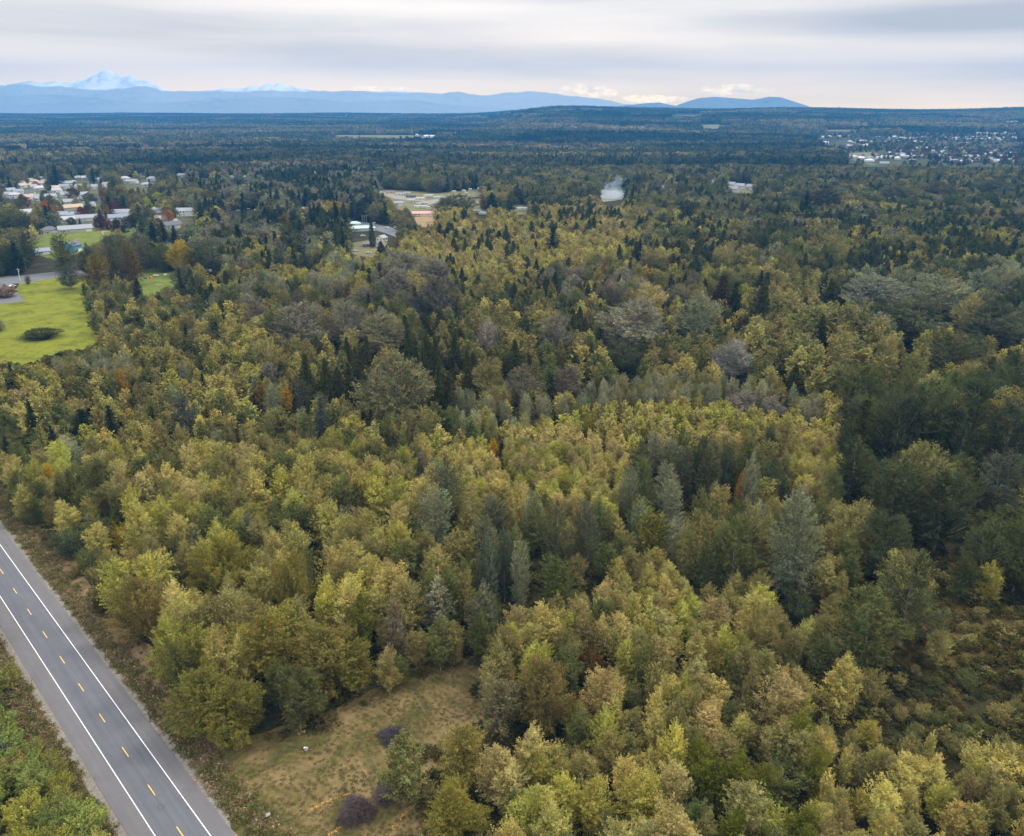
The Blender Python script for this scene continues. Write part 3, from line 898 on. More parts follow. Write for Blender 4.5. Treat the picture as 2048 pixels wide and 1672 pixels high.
# ---------------------------------------------------------------- trees one can single out
# (kind, top x, top y in the photo, crown width in photo pixels, height in metres, tint, label, landmark phrase)
TREES = [
    ('maple_tree', 790, 712, 152, 27, (0.215, 0.205, 0.095), 'huge round grey green tree standing alone above the middle of the woods', 'the huge round tree'),
    ('cedar_tree', 877, 732, 52, 22, 'cd', 'dark conical cedar touching the right side of the huge round tree', None),
    ('cedar_tree', 897, 748, 44, 19, 'cd', 'shorter dark cedar just right of the cedar beside the huge round tree', None),
    ('cedar_tree', 852, 665, 42, 20, 'cd', 'tall dark cedar behind and right of the huge round tree, taller of the pair', 'the dark cedar pair'),
    ('cedar_tree', 870, 676, 40, 20, 'cd', 'dark cedar right of its taller twin behind the huge round tree', None),
    ('cedar_tree', 845, 696, 30, 17, 'cd', 'small dark cedar in front of the pair behind the huge round tree', None),
    ('cedar_tree', 1030, 682, 52, 18, 'cd', 'broad dark cedar standing alone right of the huge round tree', 'the broad lone cedar'),
    ('cedar_tree', 934, 706, 34, 21, 'cd', 'narrow dark cedar between the huge round tree and the broad lone cedar', None),
    ('cedar_tree', 910, 668, 40, 19, 'cd', 'dark cedar well behind the huge round tree, beside a grey brown crown', None),
    ('cedar_tree', 1071, 713, 34, 14, 'ol', 'small olive cedar right of the broad lone cedar', None),
    ('cedar_tree', 1122, 682, 34, 13, 'ol', 'small olive cedar below a grey feathery crown', None),
    ('cedar_tree', 609, 713, 42, 21, 'cd', 'tallest dark cedar of the clump left of the huge round tree', 'the left cedar clump'),
    ('cedar_tree', 648, 722, 46, 20, 'cd', 'wide dark cedar in the clump left of the huge round tree', None),
    ('cedar_tree', 678, 745, 34, 15, 'cd', 'small dark cedar at the right foot of the cedar clump', None),
    ('cedar_tree', 696, 728, 38, 17, 'cd', 'dark cedar close to the left side of the huge round tree', None),
    ('cedar_tree', 732, 675, 32, 19, 'cd', 'slim dark cedar above the left shoulder of the huge round tree', None),
    ('cedar_tree', 815, 662, 38, 18, 'cd', 'dark cedar straight behind the huge round tree', None),
    ('cottonwood_tree', 598, 610, 96, 23, 'gb', 'wide silvery grey crown above the cedar clump on the left', 'the wide silvery crown'),
    ('cottonwood_tree', 691, 607, 70, 22, 'gb', 'silvery grey crown right of the wide silvery crown', None),
    ('cottonwood_tree', 765, 631, 90, 20, (0.24, 0.22, 0.11), 'olive grey crown behind the huge round tree', None),
    ('cottonwood_tree', 872, 560, 88, 25, (0.115, 0.105, 0.085), 'dark purplish grey round crown rising behind the cedars', 'the dark purplish crown'),
    ('cottonwood_tree', 979, 641, 42, 18, (0.33, 0.29, 0.23), 'small pale pinkish grey crown behind the broad lone cedar', None),
    ('cottonwood_tree', 1112, 631, 58, 19, 'gb', 'feathery grey crown right of the broad lone cedar', None),
    ('cottonwood_tree', 979, 720, 66, 17, 'ol', 'olive round tree just left below the broad lone cedar', None),
    ('cottonwood_tree', 1136, 735, 58, 15, (0.17, 0.14, 0.10), 'greyish mauve crown above the row of silver young poplars', None),
    ('fir_tree', 640, 797, 50, 16, (0.11, 0.13, 0.095), 'silvery blue cone shaped tree left below the huge round tree', 'the silvery blue cone'),
    ('poplar_tree', 603, 768, 40, 15, (0.10, 0.10, 0.055), 'dull grey green pointed tree left of the silvery blue cone', None),
    ('poplar_tree', 542, 770, 40, 15, 'sg', 'silver green pointed tree left of a small yellow tree', None),
    ('birch_tree', 570, 776, 30, 11, (0.42, 0.27, 0.03), 'small golden yellow pointed tree left of the silvery blue cone', 'the small golden pointed tree'),
    ('birch_tree', 520, 764, 34, 12, (0.27, 0.17, 0.04), 'orange tinged tree left of the small golden pointed tree', None),
    ('birch_tree', 986, 879, 22, 7, 'gold', 'tiny bright yellow tree in the yellow green thicket right of centre', 'the tiny bright yellow tree'),
    ('willow_shrub', 1177, 838, 38, 8, (0.20, 0.18, 0.02), 'rounded yellow green bush on the near side of the silver poplar row', None),
    ('poplar_tree', 945, 788, 24, 10, 'pale', 'silver topped young poplar, leftmost of the row across the middle', 'the silver young poplar row'),
    ('poplar_tree', 1006, 802, 22, 9, 'sg', 'short silver young poplar in the left part of the row', None),
    ('poplar_tree', 1050, 791, 26, 11, 'pale', 'silver topped young poplar in the middle of the row', None),
    ('poplar_tree', 1095, 795, 24, 11, 'pale', 'silver young poplar right of middle in the row', None),
    ('poplar_tree', 1129, 791, 26, 11, 'pale', 'silver young poplar near the right third of the row', None),
    ('poplar_tree', 842, 905, 34, 9, 'gb', 'grey topped thin tree below the huge round tree', None),
    ('cottonwood_tree', 1275, 604, 124, 25, (0.28, 0.265, 0.175), 'wide silver grey crown right of centre, widest of that group', 'the wide silver grey crown'),
    ('cottonwood_tree', 1303, 571, 64, 22, 'tan', 'tan feathery crown directly behind the wide silver grey crown', None),
    ('cottonwood_tree', 1403, 590, 82, 25, 'sg', 'silvery green crown right of the wide silver grey one, dark gap between', 'the silvery green crown'),
    ('cottonwood_tree', 1470, 683, 74, 17, (0.30, 0.29, 0.24), 'pale grey feathery crown below the tall slim cedar', 'the pale grey feathery crown'),
    ('willow_shrub', 1248, 690, 92, 12, 'dg', 'dark green rounded bush under the wide silver grey crown', None),
    ('cedar_tree', 1448, 552, 56, 21, (0.08, 0.06, 0.018), 'brownish olive cedar left of a dark green cedar', None),
    ('cedar_tree', 1473, 568, 36, 20, (0.045, 0.055, 0.016), 'slim green cedar right of the brownish olive one', None),
    ('cedar_tree', 1530, 563, 58, 27, 'cd', 'tallest slim dark cedar right of centre', 'the tallest slim cedar'),
    ('cedar_tree', 1664, 558, 36, 19, 'cd', 'dark cedar among yellow crowns on the right, taller of two', None),
    ('cedar_tree', 1687, 571, 32, 17, 'cd', 'dark cedar right beside its taller neighbour among yellow crowns', None),
    ('cedar_tree', 1647, 633, 46, 18, (0.07, 0.07, 0.02), 'olive green cedar in the middle of the layered yellow crowns', None),
    ('cedar_tree', 1800, 711, 32, 15, 'cd', 'small dark cedar left of the leaning pale trunk', None),
    ('fir_tree', 1481, 634, 26, 11, 'rust', 'rust red small conifer left of the tallest slim cedar', None),
    ('cedar_tree', 1593, 730, 44, 13, (0.085, 0.085, 0.02), 'olive bushy cone in front of the layered yellow crowns', None),
    ('cottonwood_tree', 1904, 666, 112, 22, (0.12, 0.115, 0.05), 'spreading tree with a pale leaning trunk on the right', 'the leaning pale trunk'),
    ('cottonwood_tree', 1862, 776, 136, 29, 'dg', 'tallest dark green crown of the dense grove at the right edge', 'the dark right hand grove'),
    ('cottonwood_tree', 1809, 792, 90, 27, (0.075, 0.085, 0.04), 'dark green crown at the left side of the right hand grove', None),
    ('cottonwood_tree', 1946, 802, 96, 27, (0.07, 0.08, 0.035), 'dark green crown right of the tallest one in the grove', None),
    ('cottonwood_tree', 2030, 806, 110, 26, (0.08, 0.09, 0.045), 'green crown cut by the right edge of the view above the grove', None),
    ('cedar_tree', 1734, 805, 84, 25, 'cd', 'broad nearly black cedar at the left end of the dark grove', 'the broad black cedar'),
    ('cottonwood_tree', 1717, 884, 84, 20, 'dg', 'dark rounded tree in front of the broad black cedar', None),
    ('cottonwood_tree', 1800, 930, 120, 22, 'dg', 'dark mass of leaves in the lower left of the right hand grove', None),
    ('cottonwood_tree', 1900, 950, 120, 22, 'dg', 'dark crown in the lower middle of the right hand grove', None),
    ('cottonwood_tree', 2011, 910, 84, 20, (0.12, 0.13, 0.08), 'silver green tree with bare pale branches at the right edge', None),
    ('birch_tree', 1490, 945, 38, 13, (0.33, 0.17, 0.03), 'orange leaved slender tree among silver poplars', 'the orange slender tree'),
    ('poplar_tree', 1312, 869, 40, 15, 'gb', 'grey pointed poplar rising left of the poplar stand', None),
    ('poplar_tree', 1337, 931, 52, 15, 'sg', 'silver green poplar in front of the grey pointed one', None),
    ('poplar_tree', 1374, 898, 42, 16, (0.11, 0.11, 0.055), 'olive grey poplar in the middle of the poplar stand', 'the poplar stand'),
    ('poplar_tree', 1424, 900, 56, 17, (0.12, 0.12, 0.055), 'broad olive poplar in the poplar stand', None),
    ('poplar_tree', 1455, 898, 36, 16, (0.10, 0.11, 0.06), 'slim poplar left of the orange slender tree', None),
    ('poplar_tree', 1508, 914, 42, 19, 'sg', 'silver leaved poplar right of the orange slender tree', None),
    ('poplar_tree', 1345, 966, 50, 16, 'sg', 'silver green poplar below the poplar stand', None),
    ('cottonwood_tree', 1490, 786, 56, 9, (0.28, 0.245, 0.18), 'mauve grey low crown right of the silver poplar row', None),
    ('cottonwood_tree', 1548, 794, 44, 9, (0.28, 0.24, 0.18), 'smaller mauve grey crown right of the first one', None),
    ('cottonwood_tree', 1759, 554, 124, 24, (0.24, 0.25, 0.165), 'broad silvery crown at the upper right', 'the broad silvery crown'),
    ('cottonwood_tree', 1883, 556, 114, 24, 'sg', 'silvery green crown right of the broad silvery one', None),
    ('cottonwood_tree', 1842, 600, 134, 23, (0.11, 0.12, 0.06), 'wide green crown in front of the broad silvery one', None),
    ('cottonwood_tree', 1995, 608, 110, 22, (0.10, 0.11, 0.06), 'green crown near the right edge above the leaning pale trunk', None),
    ('poplar_tree', 1605, 994, 112, 27, (0.20, 0.215, 0.125), 'tall silvery green tree with a visible pale trunk right of centre', 'the tall silvery tree'),
    ('cottonwood_tree', 1478, 1037, 96, 20, 'gr', 'dull green tree left of the tall silvery tree', None),
    ('poplar_tree', 1419, 1084, 52, 14, 'gr', 'small green tree left of the dull green tree', None),
    ('birch_tree', 1306, 1025, 74, 15, (0.19, 0.18, 0.035), 'yellow green fan shaped tree in front of a dark gap', 'the fan shaped tree'),
    ('poplar_tree', 978, 1080, 52, 18, (0.13, 0.15, 0.09), 'silver green poplar, left one of the pair in the centre foreground', 'the central poplars'),
    ('poplar_tree', 1009, 1068, 34, 18, (0.10, 0.12, 0.075), 'slim blue green poplar between two broader ones', None),
    ('poplar_tree', 1040, 1088, 44, 18, 'sg', 'silver poplar right of the slim blue green one', None),
    ('poplar_tree', 1112, 1018, 60, 20, (0.12, 0.125, 0.06), 'olive green poplar right of the silver pair', None),
    ('poplar_tree', 1173, 1010, 64, 20, (0.125, 0.13, 0.07), 'poplar with a thin white stem showing', None),
    ('poplar_tree', 872, 985, 76, 18, 'sg', 'silver leaved tree between the clearing and the middle of the woods', 'the silver leaved tree'),
    ('cottonwood_tree', 1836, 1116, 124, 22, (0.125, 0.13, 0.055), 'leafy top of the dark leaning tree in the bramble meadow', 'the leaning meadow tree'),
    ('cottonwood_tree', 1752, 1186, 132, 18, 'gr', 'dark green lower tree beside the leaning one in the bramble meadow', None),
    ('birch_tree', 1682, 1340, 84, 12, (0.36, 0.31, 0.09), 'small tree with pale golden leaf sprays in the lower right', 'the pale golden small tree'),
    ('willow_shrub', 1600, 1188, 70, 7, 'dg', 'dark green bush below the tall silvery tree', None),
    ('birch_tree', 800, 1478, 96, 13.5, (0.21, 0.21, 0.07), 'pale green tree with two bare stems in the mown clearing', 'the two stemmed tree'),
    ('alder_tree', 925, 1462, 104, 12, (0.27, 0.23, 0.06), 'pale yellow tree at the right edge of the mown clearing', None),
    ('alder_tree', 910, 1585, 130, 9, (0.27, 0.24, 0.05), 'low pale yellow tree at the bottom beside the brush piles', None),
    ('alder_tree', 1000, 1368, 92, 12, (0.20, 0.18, 0.085), 'thin grey yellow tree with visible stems right of the clearing', None),
    ('alder_tree', 1090, 1330, 130, 14, (0.22, 0.175, 0.055), 'broad yellow olive tree above the right side of the clearing', None),
    ('alder_tree', 400, 1348, 140, 13, (0.21, 0.20, 0.045), 'big rounded yellow green tree between the road and the clearing, upper one', 'the two rounded roadside trees'),
    ('alder_tree', 455, 1378, 140, 11, (0.20, 0.185, 0.04), 'big rounded yellow green tree between the road and the clearing, lower one', None),
    ('alder_tree', 650, 1262, 160, 13, (0.23, 0.195, 0.05), 'broad yellow olive tree on the far side of the clearing', 'the broad tree beyond the clearing'),
    ('alder_tree', 705, 1290, 90, 11, (0.20, 0.18, 0.04), 'lower olive tree right against the broad one beyond the clearing', None),
    ('birch_tree', 720, 1195, 60, 15, (0.12, 0.13, 0.02), 'slender dark green tree behind the broad one beyond the clearing', None),
    ('birch_tree', 787, 1205, 56, 15, (0.22, 0.18, 0.10), 'thin tree with a pale stem right of the slender dark green one', None),
    ('alder_tree', 275, 1165, 120, 14, (0.25, 0.20, 0.06), 'pale olive feathery tree near the road on the left', None),
    ('alder_tree', 440, 1085, 130, 16, (0.26, 0.23, 0.045), 'bright yellow green tall tree in the left foreground', 'the bright left foreground tree'),
    ('alder_tree', 580, 1120, 90, 16, (0.25, 0.215, 0.05), 'yellow olive tree right of the narrow dark gap', None),
    ('fir_tree', 55, 803, 40, 17, 'fr', 'dark blackish green fir near the left edge', 'the dark left edge fir'),
    ('fir_tree', 215, 812, 36, 14, 'fr', 'dark fir in the left third, right of the one near the edge', None),
    ('fir_tree', 160, 822, 60, 9, (0.035, 0.055, 0.03), 'low dark green spreading conifer between two firs', None),
    ('poplar_tree', 362, 790, 60, 18, (0.115, 0.13, 0.085), 'silver grey pointed tree in the left third', 'the silver grey pointed tree'),
    ('birch_tree', 238, 742, 30, 13, (0.36, 0.22, 0.03), 'yellow orange tree between the field and the silver grey pointed tree', 'the yellow orange tree'),
    ('birch_tree', 93, 930, 30, 8, 'gold', 'small golden bush tree close to the left edge', None),
    ('willow_shrub', 138, 1062, 84, 7, (0.09, 0.11, 0.05), 'grey green rounded bush beside the road', 'the grey green roadside bush'),
    ('willow_shrub', 250, 1050, 66, 8, (0.30, 0.23, 0.02), 'bright yellow bush in the rusty thicket beside the road', None),
    ('poplar_tree', 117, 471, 54, 26, (0.13, 0.13, 0.05), 'tall egg shaped poplar beside the blue house', 'the tall poplar'),
    ('poplar_tree', 172, 491, 36, 22, (0.10, 0.105, 0.04), 'green poplar right of the blue house', None),
    ('poplar_tree', 216, 479, 38, 25, (0.12, 0.125, 0.06), 'grey green poplar in the row behind the field', 'the poplar row behind the field'),
    ('poplar_tree', 222, 512, 34, 20, (0.12, 0.11, 0.04), 'brownish green poplar in front of the row behind the field', None),
    ('poplar_tree', 242, 478, 40, 26, (0.13, 0.12, 0.05), 'tall poplar in the middle of the row behind the field', None),
    ('poplar_tree', 258, 491, 44, 26, (0.16, 0.11, 0.035), 'russet tinged poplar in the row behind the field', None),
    ('poplar_tree', 281, 481, 36, 22, (0.14, 0.13, 0.06), 'poplar at the right end of the row behind the field', None),
    ('poplar_tree', 188, 513, 56, 22, (0.22, 0.16, 0.02), 'golden olive poplar left in front of the row', 'the golden olive poplar'),
    ('cottonwood_tree', 133, 532, 44, 15, (0.11, 0.12, 0.07), 'grey green tree at the top right corner of the field', None),
    ('fir_tree', 25, 487, 38, 22, 'fr', 'dark fir above the side road at the far left', None),
    ('cottonwood_tree', 15, 418, 74, 26, 'gr', 'big green crown cut by the left edge near the houses', None),
    ('cottonwood_tree', 46, 430, 30, 22, (0.09, 0.085, 0.045), 'dull crown right of the big green one at the left edge', None),
    ('cedar_tree', 272, 559, 26, 15, (0.06, 0.05, 0.02), 'slim brown green cedar right of the field', 'the slim cedar right of the field'),
    ('cottonwood_tree', 356, 484, 48, 23, (0.36, 0.27, 0.02), 'golden crown left of a green one behind the small back lawn', 'the golden back lawn crown'),
    ('cottonwood_tree', 405, 479, 76, 24, (0.12, 0.13, 0.065), 'large green crown right of the golden one behind the back lawn', None),
    ('cottonwood_tree', 237, 437, 38, 16, (0.06, 0.04, 0.025), 'dark brown tree at the edge of the park lawn', None),
    ('maple_tree', 288, 396, 28, 13, 'lime', 'bright lime yellow tree among the houses, left one of two', 'the two lime yellow trees'),
    ('maple_tree', 314, 385, 27, 13, 'lime', 'bright lime yellow tree among the houses, right one of two', None),
    ('maple_tree', 229, 376, 40, 16, (0.15, 0.10, 0.025), 'orange topped tree among the houses', None),
    ('cottonwood_tree', 89, 403, 20, 14, (0.42, 0.13, 0.02), 'narrow orange tree among the houses', 'the narrow orange tree'),
    ('maple_tree', 43, 393, 28, 14, 'red', 'red maple at the left among the houses', None),
    ('maple_tree', 144, 376, 26, 15, (0.12, 0.045, 0.03), 'dark red tree among the houses left of the orange topped one', None),
    ('maple_tree', 176, 386, 34, 14, 'gr', 'dark green round tree among the houses', None),
    ('maple_tree', 178, 411, 36, 11, (0.06, 0.06, 0.025), 'dark round tree above the long white house', None),
    ('maple_tree', 222, 403, 24, 14, 'red', 'red tree left of the two lime yellow trees', None),
    ('maple_tree', 98, 391, 28, 16, (0.14, 0.14, 0.02), 'olive pointed tree beside the narrow orange tree', None),
    ('maple_tree', 196, 430, 24, 13, (0.09, 0.035, 0.03), 'dark red round tree above the park lawn', None),
    ('maple_tree', 142, 435, 20, 7, (0.06, 0.06, 0.02), 'small dark green ball tree on a lawn among the houses', None),
    ('maple_tree', 216, 437, 17, 6, (0.42, 0.34, 0.03), 'small bright yellow tree before the long white house', None),
    ('maple_tree', 381, 376, 74, 18, 'ol', 'big olive round crown right of the lime yellow trees', 'the big olive crown'),
    ('maple_tree', 420, 383, 50, 17, (0.15, 0.13, 0.035), 'yellow olive round crown right of the big olive one', None),
    ('fir_tree', 107, 332, 30, 30, 'fr', 'tall dark fir with an orange neighbour above the houses', 'the tall fir above the houses'),
    ('fir_tree', 183, 338, 17, 26, 'fr', 'slim dark fir standing among the houses', None),
    ('fir_tree', 280, 438, 34, 21, 'dg', 'dark fir at the left of the fir row above the poplars', 'the fir row above the poplars'),
    ('fir_tree', 302, 445, 34, 22, 'fr', 'dark fir, second in the fir row', None),
    ('fir_tree', 324, 448, 34, 23, 'fr', 'dark fir, third in the fir row', None),
    ('fir_tree', 346, 455, 32, 22, 'fr', 'dark fir, rightmost of the fir row', None),
    ('maple_tree', 270, 428, 54, 12, (0.06, 0.06, 0.03), 'dark spreading tree under the left lime yellow tree', None),
    ('maple_tree', 673, 404, 58, 16, (0.36, 0.25, 0.02), 'golden dome shaped tree in the upper middle', 'the golden dome'),
    ('cedar_tree', 686, 405, 20, 18, 'dg', 'dark cedar in front of the golden dome', None),
    ('birch_tree', 568, 428, 24, 18, (0.27, 0.20, 0.03), 'yellow olive tree left of the golden dome', None),
    ('maple_tree', 910, 391, 88, 21, (0.11, 0.11, 0.05), 'large olive tree in front of the campground', 'the large campground tree'),
    ('cedar_tree', 983, 388, 32, 22, 'fr', 'dark cedar at the right corner of the campground', 'the campground corner cedar'),
    ('poplar_tree', 966, 388, 13, 18, (0.24, 0.12, 0.04), 'thin orange brown poplar beside the campground cedar', None),
    ('cedar_tree', 742, 442, 18, 22, 'dg', 'narrow dark cedar in front of the low teal roofed building', None),
    ('cedar_tree', 761, 484, 28, 12, (0.06, 0.05, 0.02), 'brownish cedar beside the grey shed', None),
    ('poplar_tree', 561, 500, 40, 17, (0.12, 0.135, 0.09), 'silvery grey cone shaped tree left of the middle', None),
    ('poplar_tree', 607, 505, 38, 17, (0.08, 0.085, 0.05), 'dull pointed tree right of the silvery grey cone', None),
    ('cottonwood_tree', 806, 505, 94, 20, (0.25, 0.235, 0.155), 'wide grey crown in the upper middle below the gravel yard', 'the wide grey upper crown'),
    ('cottonwood_tree', 788, 542, 74, 20, 'gb', 'grey brown crown in front of the wide grey one', None),
    ('cottonwood_tree', 868, 518, 72, 20, 'gb', 'grey crown right of the wide grey one', None),
    ('fir_tree', 1106, 457, 38, 22, 'fr', 'ragged dark fir above the yellow crowns, upper middle', 'the ragged dark fir'),
    ('cedar_tree', 1239, 491, 28, 20, 'dg', 'dark pointed cedar right of the ragged dark fir', None),
    ('fir_tree', 1281, 481, 30, 22, 'fr', 'black fir right of the dark pointed cedar', None),
    ('cedar_tree', 1383, 405, 18, 22, 'dg', 'slim pointed cedar below the smoke, standing alone', None),
    ('cedar_tree', 1486, 399, 16, 22, 'dg', 'slim pointed cedar below the three houses', None),
    ('cedar_tree', 1530, 467, 30, 20, 'dg', 'pointed dark cedar in the upper right woods', None),
    ('cottonwood_tree', 1308, 498, 64, 18, 'ol', 'olive crown right of the black fir', None),
    ('fir_tree', 1615, 385, 40, 30, 'fr', 'tall dark fir in the upper right, left of a broad brown crown', None),
    ('maple_tree', 1652, 380, 80, 26, (0.08, 0.07, 0.04), 'broad dark brown crown in the upper right', 'the broad brown crown'),
    ('maple_tree', 1790, 372, 80, 22, (0.14, 0.13, 0.06), 'round olive crown below the town', None),
    ('maple_tree', 1880, 365, 90, 24, (0.12, 0.115, 0.055), 'round green crown below the town, right of the olive one', None),
    ('maple_tree', 1990, 362, 90, 24, (0.11, 0.12, 0.07), 'broad grey green crown below the town near the right edge', None),
    ('maple_tree', 80, 658, 72, 4.6, (0.07, 0.075, 0.022), 'low dark bramble mound alone in the bright field', 'the dark mound in the field'),
    ('willow_shrub', 5, 572, 52, 7, (0.22, 0.13, 0.07), 'pinkish brown bush beside the driveway at the left edge', None),
    ('birch_tree', 53, 552, 14, 6, (0.13, 0.12, 0.03), 'small young tree at the top of the bright field', None),
    ('willow_shrub', -5, 640, 24, 6, 'gb', 'bush cut by the left edge halfway along the field', None),
    ('willow_shrub', 1185, 1300, 60, 8, (0.14, 0.08, 0.02), 'rusty orange bush in the gap right of the clearing', None),
]

MAN = []            # placed single trees: x, y, radius in metres
LANDMARKS = []
CARS_PH = []


def solve_top(px, py, H):
    x, y = at(px, py, H)
    return x, y


def put_tree(kind, x, y, H, wscale, tint, label, group=None, rot=None, single=False):
    k = KINDS[kind]
    i = random.randrange(len(k.near))
    cm, wm = k.near[i]
    s = H / k.H
    e = empty(kind, (x, y, float(zt(x, y))), random.uniform(0, 6.28) if rot is None else rot)
    e.scale = (s * wscale, s * wscale, s)
    c = link('crown', cm, e)
    c['tint'] = [float(v) for v in tint]
    if wm:
        w = link('trunk', wm, e)
    tag(e, label, 'shrub' if 'shrub' in kind else 'tree', group)
    return e


for (kind, px, py, wpx, H, tint, label, lm) in TREES:
    x, y = solve_top(px, py, H)
    _, _, dep = project(x, y, H / 2)
    k = KINDS[kind]
    Rm = wpx * float(dep) / F / 2
    if kind == 'alder_tree' and Rm > 4.6:
        kind = 'broad_alder_tree'
        k = KINDS[kind]
    ws = Rm / (k.R * H / k.H) * 0.93
    tc = T[tint] if isinstance(tint, str) else tint
    e = put_tree(kind, x, y, H, ws, tc, label)
    if kind == 'broad_alder_tree': e.name = 'alder_tree'
    if kind == 'maple_tree' and H < 5:
        e.name = 'bramble_mound'; e['category'] = 'bush'
    MAN.append((x, y, Rm, H, float(dep), px, py))
    if lm: LANDMARKS.append((x, y, lm))
for px, py, lm in ((700, 1450, 'the mown clearing'), (250, 1350, 'the road'), (1900, 1210, 'the bramble meadow'), (712, 1605, 'the big brush pile'),
                   (90, 640, 'the bright field'), (330, 560, 'the small back lawn'), (1240, 392, 'the smoke')):
    LANDMARKS.append((*at(px, py), lm))

